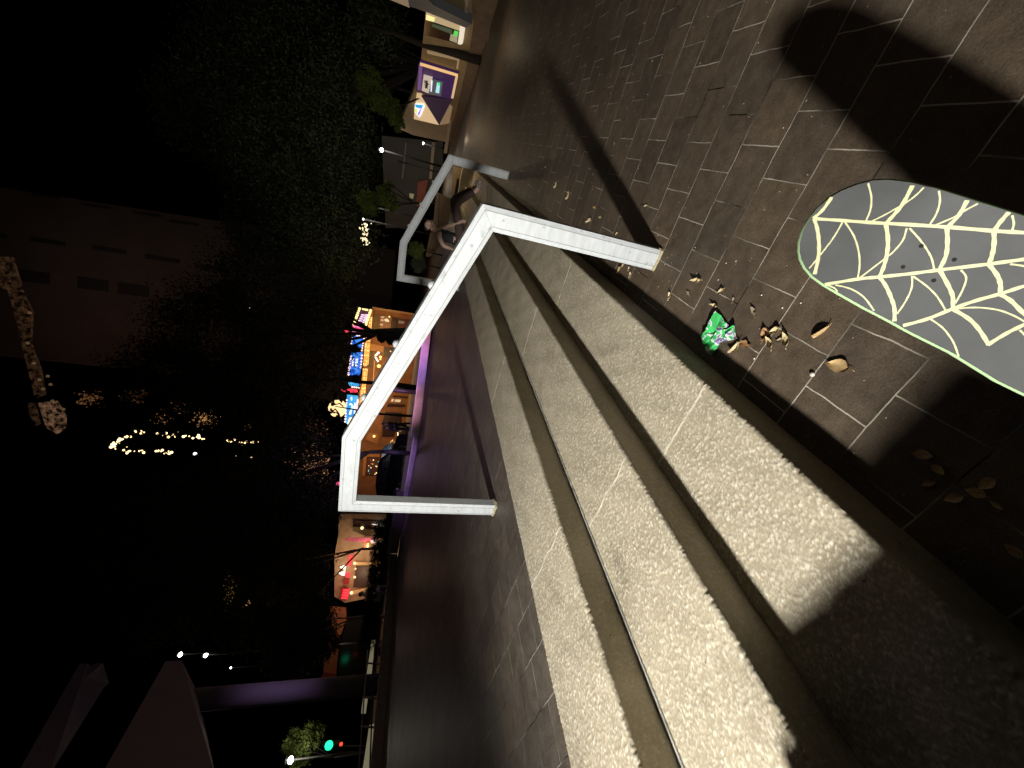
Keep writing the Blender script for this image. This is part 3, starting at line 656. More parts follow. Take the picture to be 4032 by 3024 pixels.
def sat(b_, ang, k):
    c, s = math.cos(ang), math.sin(ang); at = lambda x, y, z: b_+Vector((x*c-y*s, x*s+y*c, z))*k
    return dict(pelvis=at(-.05, 0, .52), chest=at(.02, 0, .86), neck=at(.10, 0, 1.02), head=at(.17, 0, 1.12), shL=at(.06, .19, .95), elL=at(.2, .25, .70), wrL=at(.38, .16, .62), shR=at(.06, -.19, .95), elR=at(.2, -.25, .70), wrR=at(.40, -.12, .64),
                hipL=at(0, .1, .50), knL=at(.44, .13, .52), anL=at(.46, .13, .09), toL=at(.62, .14, .035), hipR=at(0, -.1, .50), knR=at(.44, -.13, .52), anR=at(.42, -.13, .09), toR=at(.58, -.14, .035))
person(sat(q0, 2.2, 1.0), 'person in grey trousers sitting hunched on the low wall by the hedge', 1.0, M_black, 1, M_grey, M_shoe, (-.6, .8, -.2), base=tuple(q0))

# ------------------------------------------------------------------ right-hand building with the cash machine
Z1 = lambda x, y: (1300+x/2.765, y/2.765)
def zz(f, pts): return [f(*p) for p in pts]
W1 = VPlane((3.60, 14.6), (-.40, 24.6))
M_tanw = mat('tan_render', (.34, .26, .15), .85, noise=.12, nscale=3); M_cream = emis('lit_cream_frame', (1, .82, .56), .55)
M_dkgl = mat('dark_glass', (.015, .016, .016), .15); M_brn = mat('brown_base', (.16, .115, .08), .85, noise=.2, nscale=4)
b1 = thing('shop_building', tuple(gz((1880, 250), 0)), 'tan single storey building with a purple cash machine front behind the lower paving', 'building')
def wp(name, pts, m, par, off, th=.05, f=Z1, pl=W1): return wallpoly(name, pl, zz(f, pts), m, par, off, th)
wp('wall', [(560, -260), (850, 60), (1040, 130), (985, 690), (900, 1010), (740, 1400), (900, 1470), (1250, 1545), (1330, 1545), (1395, 1400), (1440, 1230), (1560, 800), (1690, 500), (1860, -60), (1860, -260)], M_tanw, b1, 0, .3)
wp('base_course', [(1520, -260), (1930, -260), (1850, 60), (1700, 500), (1600, 780), (1400, 1460), (1330, 1680), (1290, 1680), (1330, 1400), (1480, 760), (1560, 280)], M_brn, b1, .08, .1)
wp('ledge', [(1290, 1345), (1322, 1345), (1272, 1670), (1236, 1670)], mat('pale_ledge', (.5, .42, .3), .8), b1, .16, .15)
wp('pavement_edge', [(1720, 400), (1745, 400), (1690, 720), (1650, 720)], M_tanw, b1, .35, .2)
f_ = wp('window', [(1010, -260), (1530, -260), (1480, 215), (1020, 40)], mat('tan_pane', (.20, .16, .08), .35), b1, .03)
wp('frame', [(1490, -260), (1535, -260), (1490, 222), (1455, 213)], mat('grey_frame', (.35, .31, .27), .6), f_, .09, .06)
wp('frame', [(960, -20), (1480, 190), (1482, 213), (950, 8)], mat('grey_frame', (0, 0, 0)), f_, .09, .06)
wp('steel_column', [(880, -260), (1000, -60), (1130, 60), (1540, 265), (1480, 305), (1000, 110), (860, 70), (820, -200)], mat('blue_grey_steel', (.12, .14, .17), .5), b1, .30, .25)
f_ = wp('window', [(1045, 140), (1465, 290), (1440, 490), (1030, 380)], M_dkgl, b1, .02)
wp('lit_sill', [(1415, 288), (1470, 305), (1445, 470), (1425, 488), (1388, 478)], emis('bright_sill', (1, .88, .70), .72), f_, .10, .1)
wp('lit_head', [(1045, 140), (1420, 285), (1405, 335), (1140, 245), (1040, 218)], emis('lit_reveal', (1, .78, .45), .34), f_, .05, .05)
wp('lit_lamp', [(1046, 172), (1138, 205), (1130, 238), (1041, 214)], emis('warm_tube', (1, .85, .35), 1.0), f_, .08, .03)
wp('green_sign', [(1350, 343), (1396, 355), (1386, 402), (1340, 388)], emis('green_notice', (.12, .75, .12), .75), f_, .08, .03)
wp('notice', [(1312, 378), (1384, 402), (1380, 470), (1300, 440)], emis('dim_notice', (.6, .55, .35), .42), f_, .07, .03)
wp('green_shelf', [(1110, 265), (1330, 330), (1320, 372), (1110, 290)], emis('dim_green', (.10, .16, .09), .3), f_, .06, .03)
f_ = wp('window', [(1050, 555), (1412, 640), (1392, 755), (1085, 640)], mat('tan_pane', (0, 0, 0)), b1, .03)
wp('frame', [(1050, 555), (1412, 640), (1392, 755), (1372, 748), (1385, 660), (1060, 585)], emis('warm_frame', (.75, .55, .32), .22), f_, .08, .04)
atm = wp('cash_machine_panel', [(975, 690), (1392, 818), (1335, 1082), (1215, 1062), (945, 992), (962, 720)], mat('purple_panel', (.035, .012, .08), .4, emit=(.06, .02, .14), es=.35), b1, .14, .12)
wp('lit_edge', [(980, 688), (1392, 815), (1386, 836), (980, 714)], emis('amber_edge', (1, .62, .26), .75), atm, .18, .03)
wp('lit_edge', [(1366, 828), (1392, 836), (1342, 1072), (1316, 1070)], emis('amber_edge2', (1, .66, .36), .6), atm, .18, .03)
wp('violet_glow_strip', [(968, 700), (1000, 712), (1000, 815), (985, 985), (950, 980)], emis('violet', (.30, .14, .45), .38), atm, .16, .02)
bn = wp('banner', [(1018, 815), (1116, 843), (1070, 1018), (996, 985)], emis('paper_banner', (.72, .60, .47), .66), atm, .20, .02)
scr = wp('cash_machine', [(1108, 878), (1228, 905), (1205, 1048), (1072, 1028)], mat('grey_machine', (.14, .15, .17), .4, emit=(.12, .13, .16), es=.4), atm, .22, .06)
wp('light_tube', [(1101, 880), (1115, 884), (1104, 1000), (1092, 998)], emis('white_tube', (.8, .85, 1), 1.1), scr, .24, .02)
wp('screen', [(1164, 905), (1197, 915), (1186, 1017), (1146, 1008)], emis('cyan_screen', (.42, .85, .92), .9), scr, .24, .02)
wp('green_light', [(1172, 903), (1196, 907), (1194, 932), (1172, 928)], emis('green_dot', (.05, .85, .3), .9), scr, .26, .02)
def text3d(name, s, pl, q, size, m, parent, off, px_dir, depth=.01, shear=0.):
    """lettering standing on the wall plane at pixel q, running along the wall"""
    cu = bpy.data.curves.new(name, 'FONT'); cu.body = s; cu.size = size; cu.extrude = depth; cu.shear = shear; cu.align_x = 'CENTER'; cu.align_y = 'CENTER'
    tmp = bpy.data.objects.new(name, cu); col.objects.link(tmp); dg = bpy.context.evaluated_depsgraph_get(); me = bpy.data.meshes.new_from_object(tmp.evaluated_get(dg)); bpy.data.objects.remove(tmp)
    me.materials.clear(); me.materials.append(m); o = bpy.data.objects.new(name, me); col.objects.link(o); o.parent = parent
    u = pl.u if (pl.u@RT) > 0 else -pl.u
    X = Vector(tuple(u)); Y = Vector((0, 0, 1)); Zv = X.cross(Y); Mx = Matrix((X, Y, Zv)).transposed().to_4x4()
    p = Vector(tuple(pl.hit(q, off))) - wl(parent); Mx.translation = p; o.matrix_local = Mx
    return o
text3d('lettering', 'Alpine', W1, Z1(1045, 920), .22, mat('ink', (.03, .025, .02), .8), bn, .22, 1)
sg = wp('sign_panel', [(940, 1038), (992, 1045), (1186, 1362), (910, 1296)], emis('lit_tan_panel', (.95, .66, .36), .62), b1, .12, .1)
wp('purple_triangle', [(992, 1045), (1328, 1085), (1186, 1362)], mat('dark_purple', (.025, .01, .045), .5, emit=(.03, .012, .05), es=.3), sg, .15, .04)
wp('tan_corner', [(1290, 1135), (1330, 1175), (1296, 1345), (1192, 1362)], emis('dim_tan', (.55, .36, .2), .32), sg, .14, .05)
wp('logo_plate', [(922, 1133), (1022, 1138), (1030, 1165), (1000, 1240), (972, 1284), (916, 1222)], emis('logo_white', (.95, .95, 1), .95), sg, .18, .03)
wp('logo_blue', [(926, 1143), (1012, 1150), (988, 1182), (930, 1168)], emis('logo_blue', (.02, .42, .85), .85), sg, .22, .02)
wp('logo_purple', [(1002, 1166), (984, 1212), (966, 1262), (955, 1236)], emis('logo_purple', (.42, .22, .85), .8), sg, .22, .02)
wp('logo_yellow', [(922, 1178), (944, 1188), (950, 1238), (917, 1216)], emis('logo_yellow', (.85, .95, .25), .85), sg, .22, .02)
wp('upper_pane', [(640, -200), (850, 0), (865, 85), (560, -40)], emis('dim_room', (.5, .38, .24), .30), b1, .05, .05)
p = W1.hit(Z1(1130, 1290), 2.2); lamp('wall_light_glow', 'POINT', p, 26, (1, .72, .42), .1)
p = W1.hit(Z1(1500, 300), 2.5); lamp('wall_light_glow', 'POINT', p, 9, (1, .75, .48), .1)
p = W1.hit(Z1(1400, 1500), 2.0); lamp('wall_light_glow', 'POINT', p, 5, (1, .8, .55), .1)
M_bark = mat('dark_bark', (.018, .013, .010), .9, noise=.3, nscale=20, bump=.4); M_pbark = mat('pale_bark', (.20, .15, .11), .85, noise=.25, nscale=12, bump=.3)

# ------------------------------------------------------------------ trees
def leafmat(name, c):
    m = bpy.data.materials.new(name); m.use_nodes = True; t = m.node_tree; b = t.nodes['Principled BSDF']
    oi = N(t, 'ShaderNodeNewGeometry'); n = N(t, 'ShaderNodeTexNoise'); n.inputs['Scale'].default_value = 1.3; n.inputs['Detail'].default_value = 5; t.links.new(oi.outputs['Position'], n.inputs['Vector'])
    r = N(t, 'ShaderNodeMapRange'); r.inputs[1].default_value = .3; r.inputs[2].default_value = .7; r.inputs[3].default_value = .55; r.inputs[4].default_value = 1.5; t.links.new(n.outputs[0], r.inputs[0])
    s = N(t, 'ShaderNodeVectorMath', operation='SCALE'); s.inputs[0].default_value = c; t.links.new(r.outputs[0], s.inputs['Scale']); t.links.new(s.outputs[0], b.inputs['Base Color'])
    b.inputs['Roughness'].default_value = .95; b.inputs['Specular IOR Level'].default_value = .05; return m
M_lf = leafmat('leaf_green', (.070, .088, .052)); M_lf2 = leafmat('leaf_yellow_green', (.09, .12, .03)); M_lf3 = leafmat('leaf_dark', (.034, .038, .026))
def crown(parent, clumps, n, size, m, seed=0):
    r = np.random.RandomState(seed); C_ = []; 
    tot = sum(c[3]**2 for c in clumps); V = []; 
    for (x, y, z, rad) in clumps:
        k = int(n*(1.5 if m is M_lf2 else 4.5)*rad**2/tot); sub = r.normal(size=(max(6, k//40), 3)); sub /= np.linalg.norm(sub, axis=1)[:, None]; sub *= (rad*r.uniform(.35, 1.0, size=len(sub))**.6)[:, None]; sub[:, 2] *= .8
        pick = r.randint(0, len(sub), k); C_.append(sub[pick] + r.normal(size=(k, 3))*rad*.13 + np.array([x, y, z]))
    C_ = np.concatenate(C_); k = len(C_)
    a = r.normal(size=(k, 3)); a /= np.linalg.norm(a, axis=1)[:, None]; b = r.normal(size=(k, 3)); b -= a*(a*b).sum(1)[:, None]; b /= np.linalg.norm(b, axis=1)[:, None]
    s = size*(.75 if m is M_lf2 else .45)*r.uniform(.6, 1.3, size=(k, 1)); Q = np.stack([C_-a*s, C_-b*s*.42, C_+a*s, C_+b*s*.42], 1).reshape(-1, 3)
    Q -= np.array(wl(parent)); me = bpy.data.meshes.new('crown'); me.vertices.add(len(Q)); me.vertices.foreach_set('co', Q.reshape(-1).astype(np.float32))
    me.loops.add(k*4); me.loops.foreach_set('vertex_index', np.arange(k*4, dtype=np.int32)); me.polygons.add(k); me.polygons.foreach_set('loop_start', np.arange(0, k*4, 4, dtype=np.int32))
    me.update(calc_edges=True); me.materials.append(m); o = bpy.data.objects.new('crown', me); col.objects.link(o); o.parent = parent; return o
def tree(label, base, clumps, rt, n, size, m, seed, bark=None, group='trees around the square', limbs=None):
    """clumps: (x, y, z, radius) world. trunk rises to the fork, a limb to every clump"""
    T = thing('tree', base, label, 'tree', group); bx_, by_, bz_ = base
    r = random.Random(seed); cz = min(c[2]-c[3] for c in clumps); fork = (bx_+r.uniform(-.3, .3), by_, bz_+max(1.2, (cz-bz_)*.75))
    V, Fc = tubev([(bx_, by_, bz_-.05), (bx_+.05, by_, bz_+.3), ((bx_+fork[0])/2+.1, by_, (bz_+fork[2])/2), fork], [rt*1.5, rt*1.1, rt*.9, rt*.75], 9)
    for c in clumps:
        mid = ((fork[0]+c[0])/2+r.uniform(-.3, .3), (fork[1]+c[1])/2, (fork[2]+c[2])/2+.4)
        v2, f2 = tubev([fork, mid, c[:3]], [rt*.6, rt*.35, rt*.1], 6); o_ = len(V); V += v2; Fc += [tuple(q+o_ for q in x) for x in f2]
        for _ in range(3):
            e_ = [c[j]+r.uniform(-1, 1)*c[3]*.8 for j in range(3)]; v2, f2 = tubev([mid, [(mid[j]+e_[j])/2 + r.uniform(-.2, .2) for j in range(3)], e_], [rt*.25, rt*.15, rt*.04], 5); o_ = len(V); V += v2; Fc += [tuple(q+o_ for q in x) for x in f2]
    mk('trunk', V, Fc, bark or M_bark, T, True); crown(T, clumps, n, size, m, seed); return T
def cl(q, dep, rpx):
    p = pd(q, dep); return (p[0], p[1], p[2], rpx*dep/F)
def gb(q, dep, z=0.):
    p = pd(q, dep); return (p[0], p[1], z)
tree('huge dark tree overhanging the cash machine building', gb((1900, 330), 27), [cl((1020, 60), 26, 230), (cl((900, 330), 26, 200)), cl((1200, 250), 26, 260), cl((790, 450), 27, 170), cl((1300, 480), 27, 190), cl((1050, 560), 27, 200), cl((1480, 150), 26, 150)], .42, 16000, .26, M_lf, 1)
tree('dark tree between the tower and the cash machine building', gb((1650, 760), 31), [cl((960, 640), 31, 150), cl((1150, 760), 31, 220), cl((1280, 900), 31, 230), cl((1020, 900), 32, 130), cl((1380, 650), 31, 170)], .38, 13000, .27, M_lf, 2)
tree('broad dark tree over the left part of the neon marquee', gb((1640, 1330), 26, .1), [cl((1080, 1120), 27, 240), cl((850, 1330), 27, 230), cl((1180, 1380), 26, 230), cl((640, 1520), 28, 200), cl((1000, 1560), 27, 210), cl((1290, 1200), 27, 110)], .17, 15000, .24, M_lf3, 3)
tree('dark tree standing by the parked car with string lights beyond its crown', gb((1632, 1786), 24, .15), [cl((1140, 1800), 24, 190), cl((850, 2000), 25, 230), cl((1080, 2080), 25, 220), cl((1250, 1980), 24, 120), cl((560, 2100), 26, 220)], .15, 12000, .22, M_lf3, 4)
tree('dark tree above the red neon sign', gb((1570, 2165), 27), [cl((1000, 2330), 28, 190), cl((1210, 2260), 27, 110), cl((700, 2330), 28, 190), cl((1180, 2480), 27, 150)], .11, 9000, .22, M_lf3, 5, M_pbark)
tree('small pale barked tree in front of the dark doorway beside the red neon sign', gb((1560, 2430), 22), [cl((1230, 2460), 22, 100), cl((1150, 2560), 22, 110), cl((1290, 2530), 22, 60)], .09, 4500, .16, M_lf3, 6, M_pbark)
tree('small bright green tree hanging over the triangular sign', gb((1830, 420), 17), [cl((1545, 440), 17, 42), cl((1500, 400), 17, 48), cl((1570, 490), 17, 26), cl((1455, 340), 17, 60)], .06, 4200, .10, M_lf2, 7)
tree('young green tree lit from below behind the far handrail', gb((1660, 790), 16), [cl((1530, 735), 16, 22), cl((1545, 800), 16, 30), cl((1500, 770), 16, 34), cl((1450, 800), 16, 45)], .05, 3200, .09, M_lf2, 8)
tree('green tree around the white lamp at the edge of the colonnade', gb((1480, 2960), 26), [cl((1185, 2965), 26, 55), cl((1230, 2900), 26, 50), cl((1150, 2920), 26, 40)], .07, 3200, .13, M_lf2, 9)
def bush(label, q, dep, z, rpx, m, seed, n=1400, size=.07):
    p = gb(q, dep, z); T = thing('shrub', p, label, 'shrub', 'shrubs and hedges'); c = cl(q, dep, rpx)
    mk('stem', *tubev([(p[0], p[1], z), (p[0]+.05, p[1], c[2])], [.03, .012], 6), M_bark, T); crown(T, [c], n, size, m, seed); return T
bush('dark green shrub inside the far handrail loop', (1640, 985), 13.5, .3, 34, M_lf2, 21); bush('dark green shrub by the board fence, behind the seated person', (1650, 1040), 14, .3, 30, M_lf, 22)
bush('pale leaved plant beside the small pale barked tree', (1455, 2455), 20, .3, 20, M_lf2, 23, 500, .09)
p = gb((1540, 2560), 20, .2)
hd = thing('hedge', (p[0], p[1], 0), 'long dark clipped hedge behind the plaza wall', 'hedge')
crown(hd, [cl((1490+(2200-k)*.13, k), 19, 40) for k in range(2080, 2560, 45)], 9000, .07, M_lf3, 31); box('stems', (p[0], p[1], .3), (.3, .3, .6), M_bark, hd)
bm_ = hd.children[0]; bm_.name = 'foliage'

# ------------------------------------------------------------------ plaza edge: purple lit kerb wall, railing, posts
M_kerb = mat('pale_stone_kerb', (.42, .39, .37), .7, noise=.15, nscale=5, bump=.2)
def wall_run(name, a, b, h, th, m, label, cat, z0=.45, group=None):
    a = np.array([a[0], a[1], z0]); b = np.array([b[0], b[1], z0]); d = (b-a)/np.linalg.norm(b-a); nn = np.array([-d[1], d[0], 0]); nn = nn if nn@(CAM-a) < 0 else -nn
    v, f = prism([a, b, b+nn*th, a+nn*th], np.array([0, 0, h])); o = fixn(mk(name, v, f, m)); bv = o.modifiers.new('bevel', 'BEVEL'); bv.width = .015
    return tag(o, label, cat, group)
ka = gz((1706, 1240), .45); kb = gz((1650, 1720), .45); kc = gz((1606, 1960), .45); kd = gz((1565, 2180), .45); ke = gz((1521, 2720), .45); kf = gz((1500, 3100), .45)
wall_run('kerb_wall', ka, kb, .26, .35, M_kerb, 'low stone kerb wall washed in purple light across the plaza', 'low wall')
wall_run('kerb_wall', kb, kc, .16, .3, M_kerb, 'low kerb wall in front of the parked car', 'low wall')
wall_run('kerb_wall', kc, kd, .42, .3, mat('dark_stone_wall', (.10, .08, .075), .8, noise=.2), 'dark low wall in front of the hedge and the red neon sign', 'low wall')
wall_run('kerb_wall', kd, kf, .30, .4, mat('brown_stone_wall', (.17, .14, .13), .8, noise=.2), 'brown low wall running behind the big round column', 'low wall')
sheet('far_pavement', [tuple(gz((1690, 1180), .34)[:2]), tuple(gz((1600, 2030), .34)[:2]), (-24, 21), (-14, 27)], .34, mat('far_pavement_stone', (.30, .28, .27), .75, noise=.15))
sheet('street', [(-13, 60), (-26, 20.6), (-90, 14), (-90, 90)], .006, mat('asphalt', (.05, .05, .052), .7, noise=.2))
def bollard(q, h, lab, dep_off=0.):
    p = gz(q, .45); T = thing('bollard', (p[0], p[1], .45), lab, 'bollard', 'black bollards along the plaza edge')
    tube('post', [(p[0], p[1], .45), (p[0], p[1], .45+h)], .075, Mblk, T, 12); tube('collar', [(p[0], p[1], .452), (p[0], p[1], .50)], .10, Mblk, T, 12); ball('cap', (p[0], p[1], .45+h), .078, Mblk, T, .6)
bollard((1692, 1322), .85, 'black bollard standing before the pink stretch of the kerb wall'); bollard((1668, 1549), 1.0, 'black bollard in the middle of the purple kerb wall'); bollard((1634, 1787), 1.0, 'black bollard at the parked car')
for q, pw, c in (((1560, 1350), 420, (1, .30, .62)), ((1550, 1450), 620, (.52, .24, 1)), ((1530, 1600), 620, (1, .42, .70)), ((1520, 1760), 420, (.50, .28, .95)), ((1500, 1950), 200, (.45, .25, .85))):  # unseen pink and violet spots, added to tint kerb and plaza
    p = pd(q, 12.5 if q[1] < 1700 else 11); aim = gz((1690-(q[1]-1350)*.14, q[1]), .45)
    g_ = gz((1672-(q[1]-1450)*.13, q[1]), .45)
    lamp('added_wash', 'SPOT', (g_[0]*.62, g_[1]*.62, 5.0), pw*4.2, c, .05, (g_[0], g_[1], .58), 25, .8); lamp('added_wash', 'SPOT', (g_[0]*.93, g_[1]*.93, 5.2), pw*(.05 if q[1] < 1700 else .015), c, .05, (g_[0]*.8, g_[1]*.8, .45), 130, 1.)

# board fence, lit slab and posts just beyond the steps
W2 = VPlane((-.5, 14.0), (-6, 15.5)); Z7 = lambda x, y: (1600+x/7.373, 780+y/7.373); Z8 = lambda x, y: (1550+x/6.32, 550+y/6.32)
M_board = mat('brown_boards', (.24, .17, .10), .8, noise=.25, nscale=3)
fc = thing('board_fence', tuple(gz((1770, 850), 0)), 'low brown board fence behind the seated person', 'fence')
wallpoly('boards', W2, [Z7(870, -160), Z7(1290, 40), Z7(1290, 620), Z7(1200, 1150), Z7(700, 1700), Z7(560, 1700), Z7(660, 1180), Z7(790, 620)], M_board, fc, 0, .08)
for xy in ((1305, 0), (1300, 420), (1240, 900)): wallpoly('rail', W2, [Z7(xy[0], xy[1]), Z7(xy[0]+75, xy[1]+10), Z7(xy[0]+60, xy[1]+430), Z7(xy[0]-10, xy[1]+420)], Mblk, fc, .05, .06)
wallpoly('groove', W2, [Z7(950, -80), Z7(965, -80), Z7(930, 1000), Z7(915, 1000)], Mblk, fc, .01, .012)
W3 = VPlane((.4, 12.6), (-3, 13.2))
sl = thing('planter_box', tuple(gz((1870, 700), 0)), 'warm lit tan stone planter box at the far end of the steps', 'planter')
wallpoly('front_slab', W3, [Z8(1470, 640), Z8(1960, 780), Z8(1960, 860), Z8(1850, 1230), Z8(1560, 1400), Z8(1440, 1380), Z8(1480, 1000)], mat('tan_stone', (.42, .30, .16), .8, noise=.15), sl, 0, .5)
wallpoly('dark_gap', W3, [Z8(1580, 960), Z8(1625, 985), Z8(1590, 1400), Z8(1500, 1400)], Mblk, sl, .02, .05)
wallpoly('end_block', W3, [Z8(1960, 790), Z8(2140, 900), Z8(2120, 1090), Z8(1960, 1210), Z8(1880, 1210)], mat('grey_block', (.2, .2, .2), .8, noise=.2), sl, .3, .3)
p = W3.hit(Z8(1600, 900), 1.6); lamp('planter_light_glow', 'POINT', (p[0], p[1], 1.5), 26, (1, .75, .42), .05)

# far dark block behind: brown wall, dark windows
W4 = VPlane((6, 32), (-16, 34))
fb = thing('dark_block', tuple(gb((1700, 700), 33)), 'long dark building with glass front behind the trees', 'building')
wallpoly('wall', W4, [Z8(-300, -100), Z8(1220, 60), Z8(1230, 700), Z8(1000, 1400), Z8(600, 2200), Z8(-200, 2200)], mat('dim_wall', (.05, .048, .045), .8), fb, 0, .3)
wallpoly('pier', W4, [Z8(960, 60), Z8(1040, 70), Z8(950, 980), Z8(880, 970)], mat('pier_tan', (.3, .25, .17), .8), fb, .2, .2)
wallpoly('pier', W4, [Z8(290, 60), Z8(330, 70), Z8(240, 980), Z8(190, 970)], mat('pier_grey', (.14, .14, .13), .8), fb, .2, .2)
wallpoly('red_wall', W4, [Z8(600, 1040), Z8(860, 1000), Z8(720, 1656), Z8(560, 1656)], mat('red_brick', (.22, .07, .05), .85, noise=.2), fb, .3, .3)
wallpoly('lit_sign', W4, [Z8(390, 1340), Z8(510, 1360), Z8(480, 1470), Z8(400, 1450)], emis('dim_sign', (.5, .42, .25), .25), fb, .3, .1)
p = W4.hit(Z8(700, 900), 4); lamp('block_light_glow', 'POINT', p, 60, (1, .8, .55), .2)

# ------------------------------------------------------------------ street lamps seen small
M_lampw = emis('lamp_white', (1, .96, .86), 14); M_pole = mat('pole_grey', (.012, .012, .012), .8)
def small_lamp(q, dep, r, power, label, pole=True, c=(1, .92, .78)):
    p = Vector(tuple(pd(q, dep))); T = thing('street_lamp', (p.x, p.y, 0), label, 'street lamp', 'street lamps in the distance')
    if pole: tube('pole', [(p.x, p.y, 0), (p.x, p.y, p.z+.05)], .05, M_pole, T)
    ball('lamp_glass', (p.x, p.y, p.z-r), r, M_lampw, T, .8)
    tube('lamp_hood', [(p.x, p.y, p.z+.02), (p.x, p.y, p.z+r*.9)], [r*1.1, r*.3], Mblk, T)
    if power: lamp('street_lamp_light', 'POINT', tuple(p*.985-Vector((0, 0, r*2.0))), power, c, .12)
small_lamp((1494, 588), 22, .12, 55, 'brightest white street lamp above the far handrail'); small_lamp((1662, 563), 24, .07, 20, 'white lamp beside the dark glass front')
small_lamp((1571, 636), 26, .035, 0, 'tiny pinkish lamp right of the brightest street lamp'); small_lamp((1440, 807), 24, .075, 60, 'white lamp over the young green tree')
small_lamp((1427, 862), 24, .06, 40, 'white lamp just above the glittering foliage'); small_lamp((983, 1212), 30, .07, 0, 'single lamp high between two dark tree crowns')
small_lamp((1316, 2990-490+37), 26, .09, 12, 'bluish white lamp inside the dark doorway'); small_lamp((1130, 2995), 24, .20, 150, 'big white lamp in the green tree by the colonnade'); small_lamp((752, 2837), 14, .05, 8, 'small white lamp fixed under the canopy beam', False)
small_lamp((700, 2590-12), 40, .22, 0, 'pale lamp high above the hedge'); small_lamp((800, 2580), 44, .25, 0, 'square white lamp left of the round column'); small_lamp((905, 2630), 44, .10, 0, 'faint white lamp beside the amber light chain')
gl = thing('foliage_glints', tuple(pd((1440, 920), 24)), 'cluster of glowing specks put in for lit foliage behind the far handrail', 'fairy lights')
gv = []; gf = []
for k in range(60):
    q = (1432+rnd.gauss(6, 9), rnd.uniform(880, 965)); c = pd(q, 24); v_, f_ = boxv(c, (rnd.uniform(.03, .08),)*3); o_ = len(gv); gv += v_; gf += [tuple(a+o_ for a in x) for x in f_]
mk('foliage_specks', gv, gf, emis('pale_glint', (.9, .75, .45), 1.4), gl)['kind'] = 'stuff'  # glowing specks stand for light on foliage

# ------------------------------------------------------------------ theatre front with the neon marquee
HF = np.array([-sy, cy, 0.]); 
def facing(dist): o = HF*dist; return VPlane(o, o+RT*10)
W5 = facing(34.); ZA = lambda x, y: (1300+x/5.53, 1150+y/5.53); ZB = lambda x, y: (1300+x/5.53, 1420+y/5.53); ZC = lambda x, y: (1300+x/7.373, 1650+y/7.373)
S = lambda x, y: (x, y)
def a5(name, pts, m, par, off, th=.08, f=ZA, pl=None): return wallpoly(name, pl or W5, zz(f, pts), m, par, off, th)
th = thing('theatre', tuple(W5.hit((1620, 1560), 0)*np.array([1, 1, 0])), 'brick theatre front under a neon marquee of blue, pink and yellow signs', 'theatre')
M_or = mat('orange_brick', (.33, .16, .07), .85, noise=.18, nscale=2); M_door = mat('dark_doorway', (.045, .022, .014), .4); M_olive = mat('olive_panel', (.17, .12, .045), .6, noise=.2, nscale=3)
a5('wall', [(1466, 1210), (1640, 1238), (1660, 1330), (1648, 1440), (1612, 1720), (1580, 1975), (1380, 1975), (1392, 1780), (1410, 1560), (1440, 1400)], M_or, th, 0, .4, S)
a5('cornice', [(1466, 1208), (1642, 1236), (1641, 1243), (1466, 1216)], mat('cornice_stone', (.5, .32, .18), .8), th, .12, .1, S)
a5('red_poster', [(1580, 1225), (1608, 1230), (1606, 1244), (1580, 1239)], mat('red_poster', (.35, .05, .03), .6), th, .06, .04, S)
a5('poster_case', [(930, 480), (1110, 500), (1330, 545), (1320, 860), (1100, 855), (915, 850)], M_olive, th, .05)
a5('poster', [(1100, 515), (1345, 545), (1325, 640), (1320, 870), (1260, 860), (1075, 800)], mat('grey_poster', (.34, .22, .14), .7, noise=.3, nscale=6), th, .14, .04)
for (x, y_) in ((1105, 525), (1100, 590), (1085, 690)): a5('poster_text', [(x, y_), (x+70, y_+6), (x+68, y_+42), (x-2, y_+36)], emis('pale_text', (.85, .55, .35), .45), th, .2, .02)
a5('poster_text', [(1180, 590), (1240, 575), (1280, 620), (1275, 655), (1190, 630)], emis('pale_text2', (.95, .8, .5), .7), th, .2, .02)
a5('door', [(1350, 545), (1480, 560), (1450, 990), (1330, 900)], M_door, th, .06); a5('door', [(1490, 570), (1760, 600), (1700, 900), (1560, 1010), (1470, 1000)], mat('red_brown_door', (.12, .045, .022), .6), th, .08)
a5('door_sign', [(1490, 620), (1620, 635), (1610, 690), (1485, 680)], emis('dim_door_sign', (.4, .3, .22), .25), th, .14, .03)
a5('ticket_booth', [(850, 1290), (950, 1300), (930, 1640), (830, 1640)], M_olive, th, .06)
a5('pier', [(870, 1118), (1170, 1180), (1160, 1310), (860, 1270)], mat('warm_pier', (.55, .30, .13), .8), th, .2, .2)
a5('door', [(1180, 1190), (1400, 1215), (1330, 1400), (1150, 1420)], M_door, th, .06)
a5('white_chevron', [(1045, 1290), (1085, 1322), (995, 1400), (962, 1388)], emis('chevron_white', (1, .92, .85), 1.3), th, .3); a5('white_chevron', [(962, 1412), (1000, 1410), (1060, 1505), (1032, 1532)], emis('chevron_white', (0, 0, 0), 1), th, .3)
for x, y_, r in ((1097, 1415, .10), (1062, 1612, .14), (1095, 1465, .06), (1290, 535, .06), (1315, 1290, .05), (950, 250, .0)):
    if r: ball('wall_lamp', W5.hit(ZA(x, y_), .45), r, emis('yellow_lamp', (1, .62, .18), 2.5), th)
a5('booth_edge', [(958, 0), (975, 0), (942, 470), (925, 470)], emis('thin_orange', (.9, .5, .22), .5), th, .3, .05, ZB)
a5('shop_window', [(1555, 490), (1725, 515), (1700, 640), (1450, 620)], M_door, th, .05, .05, ZB); a5('shop_window', [(1380, 760), (1700, 790), (1690, 820), (1360, 790)], M_door, th, .05, .05, ZB)
